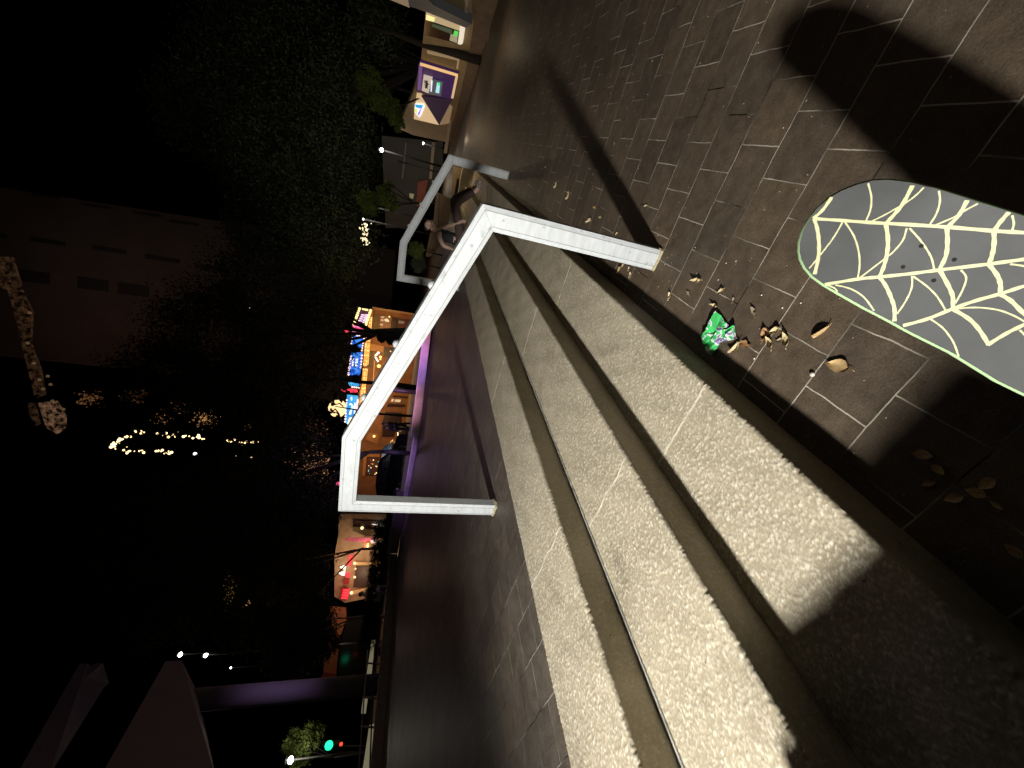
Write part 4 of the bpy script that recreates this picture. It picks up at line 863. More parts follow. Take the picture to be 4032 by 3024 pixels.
a5('cream_lettering', [(1345, 832), (1395, 836), (1370, 895), (1320, 890)], emis('cream_text', (.9, .68, .4), .6), th, .1, .03, ZB); a5('cream_lettering', [(1420, 842), (1545, 850), (1525, 905), (1400, 898)], emis('cream_text', (0, 0, 0), 1), th, .1, .03, ZB)
a5('shop_window', [(1270, 930), (1650, 965), (1620, 1010), (1220, 1010)], M_door, th, .05, .05, ZB); a5('shop_window', [(1200, 1110), (1560, 1140), (1530, 1660), (1130, 1660), (1170, 1200)], M_door, th, .05, .05, ZB)
a5('lit_kerb_strip', [(1895, 0), (1915, 0), (1730, 1400), (1640, 1400), (1700, 800)], mat('amber_plinth', (.6, .34, .12), .8), th, .2, .1, ZB)
a5('bronze_frame', [(1530, -20), (1545, -20), (1430, 760), (1370, 800), (1400, 600), (1500, 200)], mat('bronze', (.30, .16, .06), .6), th, .16, .06, ZC)
a5('orange_arch', [(1130, 400), (1390, 430), (1370, 700), (1220, 680), (1030, 590)], mat('arch_orange', (.5, .25, .10), .7), th, .12, .05, ZC); ball('wall_lamp', W5.hit(ZC(1275, 500), .6), .10, emis('yellow_lamp', (0, 0, 0), 1), th)
a5('shop_front_frame', [(940, 975), (1700, 1040), (1750, 1110), (1060, 1090), (1010, 1640), (930, 1640), (960, 1180)], mat('orange_frame', (.6, .30, .10), .7), th, .16, .06, ZC)
a5('shop_interior', [(1060, 1090), (1540, 1120), (1500, 1650), (1010, 1650)], mat('reddish_room', (.10, .04, .025), .6), th, .06, .05, ZC)
for k in range(16):
    x, y_ = rnd.uniform(1100, 1420), rnd.uniform(1180, 1640); c = rnd.choice(('yellow_lamp', 'chevron_white', 'rose_dot', 'cyan_dot')); ball('shelf_lamp', W5.hit(ZC(x, y_), .25), rnd.uniform(.02, .05), emis(c, (.9, .2, .3) if c == 'rose_dot' else (.1, .9, .8), .9), th)
# marquee: deep box with bulb soffit and glowing signs
mq = thing('marquee', tuple(W5.hit((1420, 1450), .5)), 'projecting marquee with rows of yellow bulbs below blue, pink and white neon signs', 'marquee')
def bulbmat():
    m = bpy.data.materials.new('yellow_bulb_soffit'); m.use_nodes = True; t = m.node_tree; b = t.nodes['Principled BSDF']; g = N(t, 'ShaderNodeNewGeometry')
    v = N(t, 'ShaderNodeTexVoronoi'); v.inputs['Scale'].default_value = 5.5; v.inputs['Randomness'].default_value = .35; t.links.new(g.outputs['Position'], v.inputs['Vector'])
    r = N(t, 'ShaderNodeValToRGB'); e = r.color_ramp.elements; e[0].position = .18; e[0].color = (1, .80, .30, 1); e[1].position = .62; e[1].color = (.55, .22, .03, 1)
    t.links.new(v.outputs['Distance'], r.inputs[0]); t.links.new(r.outputs[0], b.inputs['Emission Color']); b.inputs['Emission Strength'].default_value = 1.25; b.inputs['Base Color'].default_value = (.3, .15, .04, 1); return m
M_bulb = bulbmat()
for pts, f in (([(878, 540), (912, 535), (888, 872), (796, 868)], ZA), ([(780, 925), (882, 932), (870, 1080), (762, 1070)], ZA), ([(758, 1095), (868, 1103), (828, 1580), (745, 1620), (722, 1590)], ZA), ([(722, 0), (832, 0), (810, 95), (735, 130), (720, 100)], ZB), ([(712, 165), (815, 175), (790, 440), (698, 438)], ZB), ([(690, 505), (775, 500), (752, 785), (645, 775)], ZB), ([(642, 800), (742, 818), (690, 965), (648, 985), (632, 950)], ZB)):
    a5('bulb_soffit', pts, M_bulb, mq, 2.0, .3, f)
a5('marquee_body', [(905, 365), (935, 370), (925, 520), (880, 535), (790, 868), (770, 1000), (700, 1590), (650, 1640), (600, 1640), (690, 1300), (740, 740), (770, 740), (850, 500)], mat('marquee_brown', (.16, .07, .03), .6), mq, 1.8, 1.6)
sp = a5('sign_board', [(612, 330), (925, 372), (775, 755), (492, 705)], mat('sign_dark', (.03, .012, .02), .5, emit=(.11, .03, .06), es=.5), mq, 2.2, .2)
M_bb = emis('border_bulb', (1, .80, .30), 1.7)
def bulbs_line(a, b, n, r, f, par=sp, m=M_bb, off=2.35, name='border_bulb'):
    for i in range(n):
        u = i/max(1, n-1); q = (a[0]+(b[0]-a[0])*u, a[1]+(b[1]-a[1])*u); ball(name, W5.hit(f(*q), off), r*rnd.uniform(.85, 1.1), m, par)
bulbs_line((640, 360), (515, 700), 8, .095, ZA); bulbs_line((880, 400), (770, 745), 8, .10, ZA); bulbs_line((715, 372), (810, 390), 4, .075, ZA)
M_pk = emis('pink_white_neon', (1, .70, .95), 1.25)
for (x0, y0_, w_, n) in ((655, 635, 78, 4), (735, 665, 88, 6)):
    L_ = 165 if n == 4 else 190
    for i in range(n):
        yy = y0_-(i+.1)*L_/n; xx = x0+i*(20 if n == 4 else 13)-40; hh = L_/n*.62
        a5('neon_letter', [(xx, yy), (xx+w_, yy+8), (xx+w_, yy-hh*.35), (xx+w_*.45, yy-hh*.25), (xx+w_*.45, yy-hh*.6), (xx+w_*.95, yy-hh*.7), (xx+w_*.95, yy-hh), (xx+4, yy-hh)], M_pk, sp, 2.3, .04)
a5('pink_tube', [(445, 718), (755, 762), (742, 808), (600, 790), (470, 768)], emis('hot_pink', (1, .10, .30), 1.0), mq, 2.3, .1); a5('pink_tube', [(500, 735), (740, 770), (738, 782), (500, 750)], emis('pink_light', (1, .35, .55), 1.3), mq, 2.45, .05)
a5('red_finial', [(312, 835), (345, 795), (395, 805), (400, 860), (345, 885)], emis('red_neon', (1, .05, .10), 1.1), mq, 2.3, .1)
a5('violet_tube', [(395, 800), (520, 815), (520, 835), (400, 822)], emis('violet_neon', (.7, .35, 1), 1.1), mq, 2.3, .1); a5('pink_tube', [(470, 820), (640, 840), (640, 870), (480, 860)], emis('pink_light', (0, 0, 0), 1), mq, 2.3, .1); a5('blue_tube', [(620, 838), (722, 852), (715, 872), (620, 860)], emis('sky_neon', (.20, .45, 1), 1.1), mq, 2.3, .1)
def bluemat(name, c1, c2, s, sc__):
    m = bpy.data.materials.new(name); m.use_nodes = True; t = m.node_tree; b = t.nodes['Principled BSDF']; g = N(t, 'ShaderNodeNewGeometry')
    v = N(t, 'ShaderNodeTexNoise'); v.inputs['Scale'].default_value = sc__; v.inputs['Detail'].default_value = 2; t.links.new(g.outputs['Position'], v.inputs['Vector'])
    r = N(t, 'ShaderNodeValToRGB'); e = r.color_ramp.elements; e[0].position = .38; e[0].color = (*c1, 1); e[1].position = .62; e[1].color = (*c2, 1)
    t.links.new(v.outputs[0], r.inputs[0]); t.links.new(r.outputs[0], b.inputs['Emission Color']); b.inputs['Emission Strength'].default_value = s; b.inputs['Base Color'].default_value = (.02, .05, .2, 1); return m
M_bl = bluemat('blue_lit_panel', (.0, .06, .50), (.05, .28, 1), 1.0, 3.2); M_cy = bluemat('cyan_lit_panel', (.02, .30, .70), (.10, .55, .95), 1.0, 1.6)
pn = a5('blue_sign', [(482, 1000), (562, 940), (740, 1000), (735, 1040), (690, 1200), (530, 1200), (450, 1120)], M_bl, mq, 2.2, .2); bulbs_line((590, 945), (735, 980), 4, .07, ZA, pn, emis('pale_pink_bulb', (1, .72, .80), 1.4)); bulbs_line((735, 1010), (690, 1270), 6, .06, ZA, pn, emis('pale_pink_bulb', (0, 0, 0), 1)); bulbs_line((485, 1000), (460, 1120), 3, .05, ZA, pn, emis('pale_pink_bulb', (0, 0, 0), 1))
pn = a5('blue_sign', [(470, 1280), (540, 1320), (700, 1310), (680, 1600), (640, 1810), (480, 1815), (400, 1780), (425, 1560)], M_bl, mq, 2.2, .2)
for xx in (0, 1):
    for i in range(3): a5('white_lettering', [(480+xx*75-i*3, 1455+i*60), (520+xx*85-i*3, 1445+i*60), (514+xx*85-i*3, 1495+i*60), (495+xx*80, 1488+i*60), (474+xx*75-i*3, 1500+i*60)], emis('white_neon', (.85, .93, 1), 1.3), pn, 2.3, .04)
bulbs_line((450, 1400), (395, 1800), 9, .075, ZA, pn, emis('pale_pink_bulb', (0, 0, 0), 1)); bulbs_line((690, 1380), (665, 1640), 5, .07, ZA, pn, emis('pale_pink_bulb', (0, 0, 0), 1))
pn = a5('blue_sign', [(392, 480), (430, 450), (600, 480), (640, 540), (560, 580), (420, 540)], M_cy, mq, 2.2, .2, ZB); bulbs_line((480, 575), (620, 590), 4, .07, ZB, pn, emis('warm_white_bulb', (1, .8, .65), 1.2)); 
a5('red_finial', [(245, 625), (330, 660), (325, 685), (250, 650)], emis('red_neon', (0, 0, 0), 1), mq, 2.3, .1, ZB); a5('red_finial', [(360, 620), (440, 610), (590, 630), (600, 690), (440, 695), (425, 660), (365, 645)], emis('red_neon', (0, 0, 0), 1), mq, 2.3, .1, ZB)
pn = a5('blue_sign', [(370, 742), (595, 768), (615, 900), (590, 1060), (495, 1240), (390, 1405), (318, 1330), (340, 1100), (355, 900)], M_cy, mq, 2.2, .2, ZB)
a5('white_shape', [(440, 800), (480, 790), (478, 860), (450, 870)], emis('white_neon', (0, 0, 0), 1), pn, 2.3, .04, ZB)
a5('white_shape', [(408, 945), (450, 920), (485, 960), (515, 1000), (510, 1050), (470, 1090), (455, 1180), (405, 1170), (420, 1110), (462, 1030), (465, 975), (410, 960)], emis('white_neon', (0, 0, 0), 1), pn, 2.3, .04, ZB)
a5('white_shape', [(525, 920), (560, 920), (548, 1150), (512, 1160)], emis('white_neon', (0, 0, 0), 1), pn, 2.3, .04, ZB); a5('white_shape', [(420, 1240), (495, 1235), (400, 1400), (370, 1375)], emis('cream_neon', (1, .9, .55), 1.4), pn, 2.3, .04, ZB)
bulbs_line((362, 860), (325, 1330), 9, .065, ZB, pn, emis('pale_pink_bulb', (0, 0, 0), 1)); bulbs_line((600, 860), (575, 1050), 5, .085, ZB, pn, emis('pale_pink_bulb', (0, 0, 0), 1))
def sil(label, pts, r, dep=21, m=M_bark):
    T = thing('tree', tuple(pd(pts[0], dep)), label, 'tree', 'trees around the square'); tube('trunk', [pd(q, dep) for q in pts], r, m, T, 9); return T
# glowing ball put in for a lit wall seen behind twigs
gb_ = thing('wall_glow_ball', tuple(W5.hit(ZB(160, 1040), 1)), 'glowing amber ball put in for a lit wall behind twigs at the end of the marquee', 'lamp')
ball('glow_ball', W5.hit(ZB(165, 1040), 1.), .70, emis('wall_glow_cream', (1, .72, .34), 1.35), gb_)
tw_ = sil('dark twiggy tree top in front of the glowing amber ball', [(1640, 1640), (1500, 1630), (1380, 1610), (1320, 1600)], [.08, .06, .04, .02], 22)
crown(tw_, [cl((1312, 1588), 22, 10), cl((1345, 1575), 22, 8), cl((1330, 1640), 22, 10), cl((1300, 1620), 22, 9), cl((1318, 1560), 22, 9)], 380, .13, M_lf3, 47)
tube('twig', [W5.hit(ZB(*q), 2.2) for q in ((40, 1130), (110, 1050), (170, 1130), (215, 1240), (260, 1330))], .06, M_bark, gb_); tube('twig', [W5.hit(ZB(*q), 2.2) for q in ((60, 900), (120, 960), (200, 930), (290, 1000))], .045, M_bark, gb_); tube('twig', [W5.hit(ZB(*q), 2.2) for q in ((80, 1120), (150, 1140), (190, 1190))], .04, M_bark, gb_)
for (q, pw, c) in (((1500, 1250), 260, (1, .55, .22)), ((1490, 1380), 260, (1, .6, .25)), ((1470, 1520), 240, (1, .6, .25)), ((1460, 1660), 240, (1, .55, .22)), ((1450, 1850), 150, (1, .5, .25))):
    p = W5.hit(q, 2.6); lamp('marquee_glow', 'POINT', p, pw*.42, c, .12)
# tree trunks silhouetted against the marquee (own trees: dark flared trunks)
T_ = sil('dark tree with a flared trunk between the pink and blue marquee signs', [(1640, 1330), (1560, 1322), (1500, 1312), (1450, 1306), (1380, 1298), (1300, 1290)], [.55, .42, .26, .10, .07, .03], 20)
crown(T_, [cl((1500, 1330), 20, 18), cl((1540, 1335), 20, 24), cl((1395, 1372), 20, 16), cl((1400, 1490), 20, 14), cl((1375, 1285), 20, 14)], 2600, .10, M_lf3, 41)
sil('thin dark tree between the blue sign and the red neon figure', [(1650, 1530), (1560, 1515), (1470, 1508), (1400, 1503), (1330, 1490), (1250, 1500)], [.16, .13, .10, .08, .06, .03], 20)

# ------------------------------------------------------------------ red neon shop further along
W6 = facing(36.); ZD = lambda x, y: (1100+x/3.318, 2000+y/3.318)
def a6(name, pts, m, par, off, th=.08, f=ZD): return wallpoly(name, W6, zz(f, pts), m, par, off, th)
sh = thing('cafe_front', tuple(W6.hit((1500, 2250), 0)*np.array([1, 1, 0])), 'pale shop front under a broken line of red neon script', 'shop')
M_shw = mat('shop_plaster', (.40, .30, .20), .85, noise=.2, nscale=2)
a6('wall', [(780, 80), (1400, 80), (1370, 300), (1350, 560), (1290, 1080), (1240, 1160), (860, 1240), (720, 1160), (720, 640), (770, 350)], M_shw, sh, 0, .4)
a6('dark_opening', [(960, 160), (1385, 180), (1370, 290), (1110, 270), (960, 240)], M_door, sh, .1); a6('dark_opening', [(1000, 760), (1250, 750), (1210, 900), (1170, 1040), (960, 1040), (985, 860)], M_door, sh, .1)
a6('awning', [(960, 240), (1350, 310), (1340, 380), (1140, 370), (960, 300)], mat('olive_awning', (.11, .09, .05), .8), sh, .3, .2)
M_red = emis('red_script_neon', (1, .04, .06), 1.3)
def script(x0, y0_, n, w_, ln, par):
    for i in range(n):
        yy = y0_-i*ln/n; dx = i*ln/n*.22
        pts = [W6.hit(ZD(x0+dx+w_*a, yy-ln/n*b), .5) for a, b in ((1, .0), (.1, .15), (.0, .45), (.6, .5), (1, .4), (.95, .8))]
        tube('neon_letter', pts, .045, M_red, par, 6)
ns = thing('neon_sign', tuple(W6.hit(ZD(880, 900), .5)), 'red neon script sign split by branches over the pale shop front', 'neon sign')
script(808, 1185, 4, 85, 135, ns); script(862, 905, 2, 50, 75, ns); script(882, 755, 4, 52, 150, ns)
a6('red_backing', [(800, 1040), (905, 1045), (900, 1190), (860, 1215), (790, 1180)], emis('red_glow_board', (.4, .02, .02), .12), ns, .4, .05); a6('red_backing', [(840, 925), (915, 930), (905, 1000), (840, 1000)], emis('red_glow_board', (0, 0, 0), 1), ns, .4, .05)
for x, y_ in ((835, 772), (822, 852)):
    a6('spot_lamp', [(x-45, y_+5), (x+38, y_-32), (x+30, y_+30), (x-10, y_+28)], emis('shop_spot', (1, .92, .72), 2.2), sh, .5, .08)
for x, y_, r in ((985, 722, .12), (995, 795, .07), (985, 905, .10), (940, 1110, .13), (1080, 262, .14)): ball('wall_lamp', W6.hit(ZD(x, y_), .4), r, emis('shop_lamp', (1, .80, .42), 1.5), sh)
a6('lit_pane', [(1205, 212), (1370, 214), (1372, 240), (1290, 238)], emis('shop_pane', (.9, .95, .85), 1.1), sh, .4, .04); a6('warm_column', [(985, 705), (1250, 720), (1255, 750), (990, 748)], mat('warm_column', (.6, .45, .25), .8), sh, .3, .1); a6('warm_column', [(925, 1090), (1120, 1050), (1110, 1090), (940, 1140)], mat('warm_column', (0, 0, 0)), sh, .3, .1)
pst = thing('banner_pole', tuple(W6.hit(ZD(1270, 430), 1.5)), 'slanting pink and violet banner beside a round red and yellow sign', 'banner')
a6('banner_cloth', [(835, 420), (900, 392), (1140, 388), (1270, 400), (1268, 452), (1140, 440), (1050, 445), (900, 432)], mat('pink_banner', (.45, .10, .16), .7, emit=(.5, .07, .14), es=.35, noise=.4, nscale=4), pst, 1.5, .06); a6('banner_tip', [(1190, 425), (1270, 415), (1262, 460), (1200, 462)], emis('pale_tip', (.9, .75, .75), .7), pst, 1.6, .03)
rs = thing('round_sign', tuple(W6.hit(ZD(1145, 492), 1.5)), 'half round red and yellow lit sign behind the pale tree', 'sign')
a6('red_disc', [(1170, 458), (1168, 535), (1135, 530), (1105, 500), (1110, 470), (1135, 455)], emis('disc_red', (1, .08, .06), 1.0), rs, 1.5, .1); a6('yellow_core', [(1170, 462), (1170, 522), (1148, 518), (1138, 492), (1148, 466)], emis('disc_yellow', (1, .85, .15), 1.1), rs, 1.65, .06)
for q, pw in ((ZD(900, 820), 130), (ZD(1150, 600), 110), (ZD(1050, 1150), 70)): p = W6.hit(q, 2.2); lamp('shop_glow', 'POINT', p, pw, (1, .66, .38), .1)
p = W6.hit(ZD(850, 1120), 2.); lamp('shop_glow', 'POINT', p, 40, (1, .10, .06), .1)
# brown block and dark doorway beyond the small tree
ZE = lambda x, y: (1100+x/4.424, 2380+y/4.424)
bb = thing('brown_building', tuple(W6.hit((1500, 2600), 0)*np.array([1, 1, 0])), 'brown building with a dark glass ground floor left of the neon shop', 'building')
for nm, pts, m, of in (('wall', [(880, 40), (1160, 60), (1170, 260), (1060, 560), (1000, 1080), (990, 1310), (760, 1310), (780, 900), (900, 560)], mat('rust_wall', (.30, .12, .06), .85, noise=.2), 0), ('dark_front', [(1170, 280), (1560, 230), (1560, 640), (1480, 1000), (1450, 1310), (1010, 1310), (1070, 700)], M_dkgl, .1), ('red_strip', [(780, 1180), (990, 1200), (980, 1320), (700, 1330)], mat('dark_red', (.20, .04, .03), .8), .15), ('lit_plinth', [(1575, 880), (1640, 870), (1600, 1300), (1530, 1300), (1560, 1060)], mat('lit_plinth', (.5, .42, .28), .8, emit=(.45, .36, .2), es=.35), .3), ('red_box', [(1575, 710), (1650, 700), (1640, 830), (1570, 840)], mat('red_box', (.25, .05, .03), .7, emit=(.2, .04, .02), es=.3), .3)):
    a6(nm, pts, m, bb, of, .1, ZE)
p = W6.hit(ZE(950, 700), 3); lamp('shop_glow', 'POINT', p, 60, (1, .5, .3), .2)

# ------------------------------------------------------------------ parked car
def car(q_front, q_back, dep, label):
    a = pd(q_front, dep); b = pd(q_back, dep+1.2); z0 = .10; a[2] = b[2] = z0; L_ = np.linalg.norm(b-a); u = (b-a)/L_; n_ = np.array([-u[1], u[0], 0]); n_ = n_ if n_@(CAM-a) < 0 else -n_   # n_ points away from the camera
    T = thing('parked_car', tuple((a+b)/2), label, 'car')
    prof = [(0, .35), (.02, .62), (.10, .82), (.75, .98), (1.15, 1.06), (1.75, 1.60), (2.2, 1.74), (3.6, 1.76), (4.3, 1.62), (4.62, 1.10), (4.72, .95), (4.75, .45), (4.6, .32), (.15, .30)]
    k = L_/4.75; V = []; Fc = []; W_ = 1.85
    ins = [0, 0, 0, 0, .0, .16, .20, .20, .16, .03, 0, 0, 0, 0]; m_ = len(prof)
    for sd_ in (0, 1):
        for (x, z), i_ in zip(prof, ins): y = i_ if sd_ == 0 else W_-i_; V.append(a+u*x*k+n_*y+np.array([0, 0, z*1.02]))
    Fc = [list(range(m_)), list(reversed(range(m_, 2*m_)))]+[[i, (i+1) % m_, m_+(i+1) % m_, m_+i] for i in range(m_)]
    M_car = mat('black_car_paint', (.008, .008, .012), .12, 0, spec=.8); body = fixn(mk('body', V, Fc, M_car, T)); bv = body.modifiers.new('bevel', 'BEVEL'); bv.width = .06; bv.segments = 3
    for x0, x1 in ((1.45, 2.35), (2.45, 3.4), (3.5, 4.25)):
        zt = 1.66 if x0 > 2 else 1.55; pts = [a+u*x*k-n_*(-.10 if z > 1.2 else .005)*1+np.array([0, 0, z]) for x, z in ((x0 if x0 > 2 else 1.35, 1.12), (x1, 1.12), (x1-.03 if x1 < 4 else 4.1, zt), (x0+.02 if x0 > 2 else 1.9, zt))]
        v_, f_ = prism(pts, n_*.02); fixn(mk('side_window', v_, f_, M_dkgl, T))
    for x in (.95, 3.85):
        for y in (.08, W_-.08):
            c = a+u*x*k+n_*y+np.array([0, 0, .34]); w_ = tube('wheel', [c-n_*.11, c+n_*.11], .34, mat('tyre', (.015, .015, .015), .8), T, 20); tube('rim', [c-n_*.12, c-n_*.10], .21, mat('rim_metal', (.3, .3, .32), .3, .8), w_, 14)
    for y in (.25, W_-.25): c = a+u*.06*k+n_*y+np.array([0, 0, .72]); ball('headlight', c, .11, mat('lamp_glass', (.5, .5, .55), .1, 0), T)
    c = a+u*4.72*k+n_*.2+np.array([0, 0, .95]); ball('tail_light', c, .09, mat('red_glass', (.3, .01, .01), .2), T)
    c = a+u*1.5*k-n_*.10+np.array([0, 0, 1.10]); ball('wing_mirror', c, .10, M_car, T, .8)
    return T
car((1612, 1712), (1602, 1985), 24, 'black parked car reflecting pink and violet light behind the middle bollard')
p = pd((1380, 1800), 22); lamp('added_wash', 'POINT', p, 60, (.7, .5, 1), .25)  # unseen violet lamp added above the parked car

# ------------------------------------------------------------------ tall building, lit ornament line, light chain
W7 = facing(58.)
tw = thing('tower', tuple(W7.hit((1500, 1000), 0)*np.array([1, 1, 0])), 'tall dim grey building with two columns of narrow dark windows under the night sky', 'tower')
M_tw = mat('tower_concrete', (.24, .19, .17), .9, noise=.12, nscale=.4)
v_, f_ = prism([W7.hit(q, 0) for q in ((-420, 640), (-20, 735), (960, 885), (1560, 985), (1500, 1620), (930, 1500), (-20, 1400), (-420, 1330))], -W7.n*14); fixn(mk('wall', v_, f_, M_tw, tw))
ZT = lambda x, y: (x/1.3825, 700+y/1.3825)
for x, y_ in ((165, 330), (500, 375), (790, 425), (1060, 478), (-150, 290)): wallpoly('window', W7, [ZT(x, y_-12), ZT(x+190, y_+18), ZT(x+188, y_+42), ZT(x, y_+14)], mat('tower_glass', (.085, .07, .065), .7), tw, .06, .05)
for x, y_ in ((170, 88), (440, 140), (720, 185), (920, 232), (1160, 270)): wallpoly('window', W7, [ZT(x, y_-6), ZT(x+160, y_+18), ZT(x+160, y_+30), ZT(x, y_+8)], mat('tower_glass', (.085, .07, .065), .7), tw, .06, .05)
for x, y_ in ((100, 520), (420, 560), (640, 590), (1000, 640)): wallpoly('window', W7, [ZT(x, y_-25), ZT(x+170, y_), ZT(x+170, y_+60), ZT(x, y_+40)], mat('tower_glass', (.085, .07, .065), .7), tw, .06, .05)
lamp('tower_flood', 'POINT', tuple(W7.hit((700, 1000), 9)), 50, (.95, .80, .72), .5); lamp('tower_flood', 'POINT', tuple(W7.hit((100, 950), 9)), 40, (.95, .80, .75), .5); lamp('tower_flood', 'POINT', tuple(W7.hit((250, 1250), 7)), 25, (1, .40, .30), .5)
W8 = facing(50.); ZU = lambda x, y: (x/1.3826, 700+y/1.3826)
on = thing('ornament_frieze', tuple(W8.hit((150, 1400), 0)), 'slanting amber lit ornamental frieze high on the left of the tall building', 'frieze')
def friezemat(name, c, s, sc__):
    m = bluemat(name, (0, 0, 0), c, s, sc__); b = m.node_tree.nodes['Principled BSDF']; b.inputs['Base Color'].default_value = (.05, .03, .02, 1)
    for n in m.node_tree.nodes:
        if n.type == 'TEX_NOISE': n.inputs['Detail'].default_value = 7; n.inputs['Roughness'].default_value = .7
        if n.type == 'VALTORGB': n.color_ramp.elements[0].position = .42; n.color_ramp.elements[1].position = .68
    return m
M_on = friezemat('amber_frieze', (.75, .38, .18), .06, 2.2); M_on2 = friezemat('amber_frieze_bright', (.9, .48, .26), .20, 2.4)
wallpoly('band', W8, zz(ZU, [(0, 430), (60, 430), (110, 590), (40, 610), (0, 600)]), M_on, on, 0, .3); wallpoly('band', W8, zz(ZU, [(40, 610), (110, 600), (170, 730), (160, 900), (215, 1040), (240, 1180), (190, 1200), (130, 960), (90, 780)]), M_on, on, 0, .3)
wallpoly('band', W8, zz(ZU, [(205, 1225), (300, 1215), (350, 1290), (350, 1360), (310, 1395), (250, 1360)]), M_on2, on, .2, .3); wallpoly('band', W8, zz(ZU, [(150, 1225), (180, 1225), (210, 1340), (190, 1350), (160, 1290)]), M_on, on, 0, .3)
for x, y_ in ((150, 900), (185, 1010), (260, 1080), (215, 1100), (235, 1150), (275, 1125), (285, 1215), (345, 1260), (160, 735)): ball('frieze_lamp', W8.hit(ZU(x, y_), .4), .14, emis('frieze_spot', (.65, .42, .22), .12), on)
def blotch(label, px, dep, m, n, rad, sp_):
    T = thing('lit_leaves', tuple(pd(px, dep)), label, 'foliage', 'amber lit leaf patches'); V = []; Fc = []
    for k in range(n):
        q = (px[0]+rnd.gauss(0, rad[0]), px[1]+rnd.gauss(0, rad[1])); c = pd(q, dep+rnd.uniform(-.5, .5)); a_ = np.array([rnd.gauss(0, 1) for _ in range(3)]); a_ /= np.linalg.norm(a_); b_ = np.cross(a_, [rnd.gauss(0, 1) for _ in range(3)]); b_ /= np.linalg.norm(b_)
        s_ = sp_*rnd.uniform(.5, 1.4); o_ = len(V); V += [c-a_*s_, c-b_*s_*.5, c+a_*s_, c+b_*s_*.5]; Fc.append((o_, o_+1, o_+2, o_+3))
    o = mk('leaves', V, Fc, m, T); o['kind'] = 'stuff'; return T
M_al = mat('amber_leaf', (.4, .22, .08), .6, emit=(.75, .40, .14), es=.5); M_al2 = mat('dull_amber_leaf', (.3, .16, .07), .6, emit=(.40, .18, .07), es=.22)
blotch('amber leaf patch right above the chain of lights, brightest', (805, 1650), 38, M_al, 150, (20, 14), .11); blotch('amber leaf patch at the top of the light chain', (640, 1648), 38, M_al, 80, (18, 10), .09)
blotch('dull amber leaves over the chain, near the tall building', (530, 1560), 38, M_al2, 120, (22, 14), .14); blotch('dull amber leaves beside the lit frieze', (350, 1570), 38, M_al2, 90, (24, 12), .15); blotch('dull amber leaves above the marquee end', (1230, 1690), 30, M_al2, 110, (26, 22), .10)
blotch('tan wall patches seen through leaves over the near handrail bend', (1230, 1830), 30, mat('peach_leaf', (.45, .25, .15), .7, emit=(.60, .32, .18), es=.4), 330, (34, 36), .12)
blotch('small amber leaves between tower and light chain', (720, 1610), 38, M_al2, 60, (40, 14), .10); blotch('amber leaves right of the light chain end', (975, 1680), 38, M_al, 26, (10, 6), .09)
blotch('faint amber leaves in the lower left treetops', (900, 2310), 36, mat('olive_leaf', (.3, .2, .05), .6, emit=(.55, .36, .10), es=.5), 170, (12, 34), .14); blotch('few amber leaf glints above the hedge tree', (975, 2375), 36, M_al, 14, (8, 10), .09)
lc = thing('light_chain', tuple(pd((700, 1740), 40)), 'chain of amber bulbs looping high through the dark trees', 'fairy lights')
path = [(700, 1783), (640, 1778), (560, 1776), (480, 1775), (440, 1758), (465, 1735), (500, 1722), (560, 1702), (620, 1712), (700, 1718), (770, 1722), (830, 1728)]
path2 = [(890, 1738), (950, 1741), (1040, 1738)]
sm = smooth_pts(path, 9); tube('wire', [pd(q, 40) for q in sm], .015, Mblk, lc, 4)
M_ch = emis('amber_bulb', (1, .70, .32), 3.2); V = []; Fc = []
cnt = 0
for q in sm+smooth_pts(path2, 11):
    if rnd.random() < .2 or math.sin(q[0]*.05+q[1]*.11) < -.75: continue
    r_ = rnd.uniform(.04, .14); q2 = (q[0]+rnd.gauss(0, 5), q[1]+rnd.gauss(0, 4.5)); ball('bulb', pd(q2, 40), r_, M_ch, lc)
for q in ((470, 1745), (500, 1760), (455, 1768), (930, 1795), (990, 1800), (1020, 1812), (1160, 1780), (700, 1700)): ball('bulb', pd(q, 40), rnd.uniform(.03, .07), M_ch, lc)
wb = thing('white_bulb', tuple(pd((768, 1787), 39)), 'single large white bulb at the lower end of the amber light chain', 'lamp'); ball('bulb', pd((768, 1787), 39), .16, emis('cool_white', (1, .95, .92), 3), wb)
a6('magenta_sign', [(740, -330), (790, -345), (800, -300), (745, -295)], emis('magenta', (1, .12, .28), 1.2), th, 4.5, .1)

# ------------------------------------------------------------------ colonnade canopy, railing and traffic lights at the left
M_conc = mat('violet_grey_concrete', (.10, .085, .105), .8, noise=.1, nscale=1.5)
cb = gz((1510, 2692), .45); ca = thing('canopy', (cb[0], cb[1], .45), 'round concrete column carrying dim radiating roof beams', 'canopy')
tube('column', [(cb[0], cb[1], .45), (cb[0], cb[1], 7.6)], .33, M_conc, ca, 28)
dcol = math.hypot(cb[0], cb[1]); depc = float(FW@(np.array([cb[0], cb[1], 4.])-CAM))
def beam(p0s, p1s, d0, d1, name='beam', m=M_conc, th_=.5):
    """quad between two pixel edges, given its distance at either end, with real thickness"""
    pts = [pd(p0s[0], d0), pd(p0s[1], d0), pd(p1s[1], d1), pd(p1s[0], d1)]; v_, f_ = prism(pts, np.array([0, 0, th_])); return fixn(mk(name, v_, f_, m, ca))
beam(((715, 2600), (765, 2700)), ((530, 3060), (850, 3060)), depc+1.0, depc-7)
beam(((345, 2612), (420, 2690)), ((120, 3060), (190, 3060)), depc+4, depc-4, th_=.3); beam(((405, 2610), (430, 2690)), ((300, 2700), (320, 2790)), depc+4, depc+2, th_=.3)
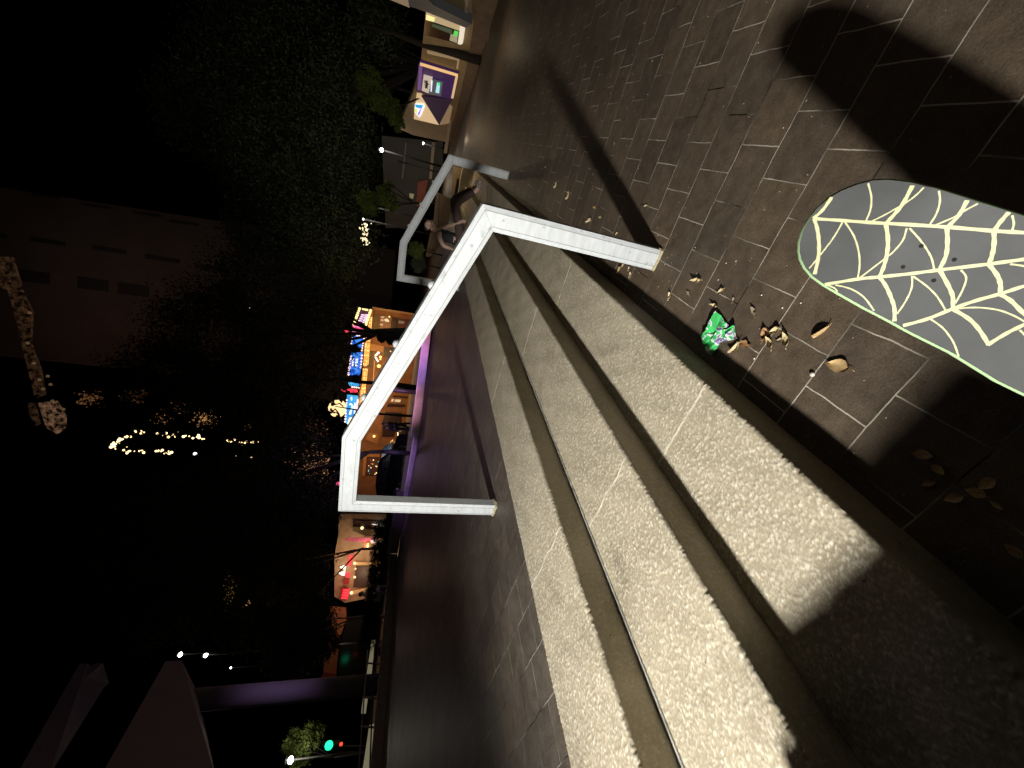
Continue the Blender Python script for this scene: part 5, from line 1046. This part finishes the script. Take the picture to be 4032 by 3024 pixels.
beam(((760, 2810), (800, 2820)), ((735, 3060), (850, 3060)), depc-.5, depc-4, 'beam', mat('grey_concrete', (.16, .15, .155), .8), .4)
lamp('canopy_glow', 'SPOT', tuple(pd((1100, 2500), 12)), 190, (.62, .42, .85), .1, (cb[0], cb[1], 4.), 60, 1.)
lamp('canopy_glow', 'POINT', tuple(pd((900, 2950), 9)), 10, (.9, .8, .7), .1)
rl = thing('guard_rail', tuple(gz((1530, 2900), .45)), 'thin grey guard rail in front of the round column', 'railing')
def rp_(q, dep): return pd(q, dep)
for a, b in (((1448, 2560), (1410, 3060)), ((1475, 2540), (1455, 3060)), ((1500, 2520), (1490, 3060))): tube('bar', [pd(a, 14.5), pd(b, 10.5)], .022, M_pole if a[0] == 1475 else mat('rail_grey', (.22, .19, .19), .6), rl)
for y_ in (2610, 2745, 2860): tube('post', [pd((1440-(y_-2560)*.07, y_), 14.2-(y_-2560)*.008), pd((1520, y_+8), 14.2-(y_-2560)*.008)], .03, mat('rail_grey', (0, 0, 0)), rl)
lw = thing('lit_low_wall', tuple(pd((1470, 2800), 18)), 'short pale green lit wall strip behind the guard rail', 'low wall')
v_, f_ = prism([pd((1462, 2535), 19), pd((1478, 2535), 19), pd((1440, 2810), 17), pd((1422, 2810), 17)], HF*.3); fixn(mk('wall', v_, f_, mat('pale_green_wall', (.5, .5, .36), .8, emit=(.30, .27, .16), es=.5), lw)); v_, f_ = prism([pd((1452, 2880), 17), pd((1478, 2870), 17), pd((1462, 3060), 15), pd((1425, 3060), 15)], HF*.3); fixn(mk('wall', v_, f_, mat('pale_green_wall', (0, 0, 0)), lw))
tl = thing('traffic_light', tuple(pd((1480, 2935), 30)), 'green lit traffic signal with a small red light beside it', 'traffic light')
box('signal_head', pd((1300, 2938), 30), (.5, .4, 1.3), Mblk, tl, YAW); ball('green_lens', pd((1295, 2935), 29.6), .30, emis('signal_green', (.02, .95, .45), 1.6), tl); ball('red_lens', pd((1343, 2930), 29.6), .13, emis('signal_red', (1, .08, .03), 1.2), tl)
tube('post', [pd((1310, 2938), 30.2), pd((1470, 2938), 30.2)], .08, Mblk, tl)

# ------------------------------------------------------------------ leaning trunks crossing the cash machine building
for lab, pts, r in (('dark leaning trunk crossing between the lit window and the cash machine', ((300, 250), (700, 360), (1000, 478), (1300, 560), (1640, 660)), (.04, .07, .10, .12, .15)),
                    ('thinner dark trunk slanting just above the purple cash machine panel', ((760, 520), (1000, 640), (1200, 715), (1480, 800)), (.02, .04, .055, .08)),
                    ('dark forked trunk passing between the cash machine and the triangular sign', ((740, 955), (900, 1000), (1080, 1050), (1330, 1082), (1420, 1110)), (.02, .04, .055, .065, .09))):
    sil(lab, [Z1(*q) for q in reversed(pts)], list(reversed(r)), float(FW@(gz(Z1(*pts[-1]))-CAM)))
# ------------------------------------------------------------------ grit and crumbs gathered on the lower paving
V = []; Fc = []
for k in range(520):
    if k < 230: x, y = X3+abs(rnd.gauss(0, .045))+.003, rnd.uniform(.3, 9)
    elif k < 300: x, y = -.30+rnd.gauss(0, .09), 2.1+rnd.gauss(0, .12)
    else: x, y = rnd.uniform(X3, .9), rnd.uniform(.6, 5)
    if x < X3+.004: x = X3+.006
    s_ = rnd.uniform(.001, .0028)*(1 if y < 3 else 1.5); bm = bmesh.new(); bmesh.ops.create_icosphere(bm, subdivisions=1, radius=s_); o_ = len(V)
    for p_ in bm.verts: V.append((p_.co.x*rnd.uniform(.8, 1.6)+x, p_.co.y+y, p_.co.z*.6+s_*.55))
    Fc += [[q.index+o_ for q in x_.verts] for x_ in bm.faces]; bm.free()
tag(mk('grit', V, Fc, mat('grit_tan', (.40, .33, .24), .9, noise=.5, nscale=30)), 'fine grit and leaf crumbs gathered along the foot of the steps', 'grit', kind='stuff')
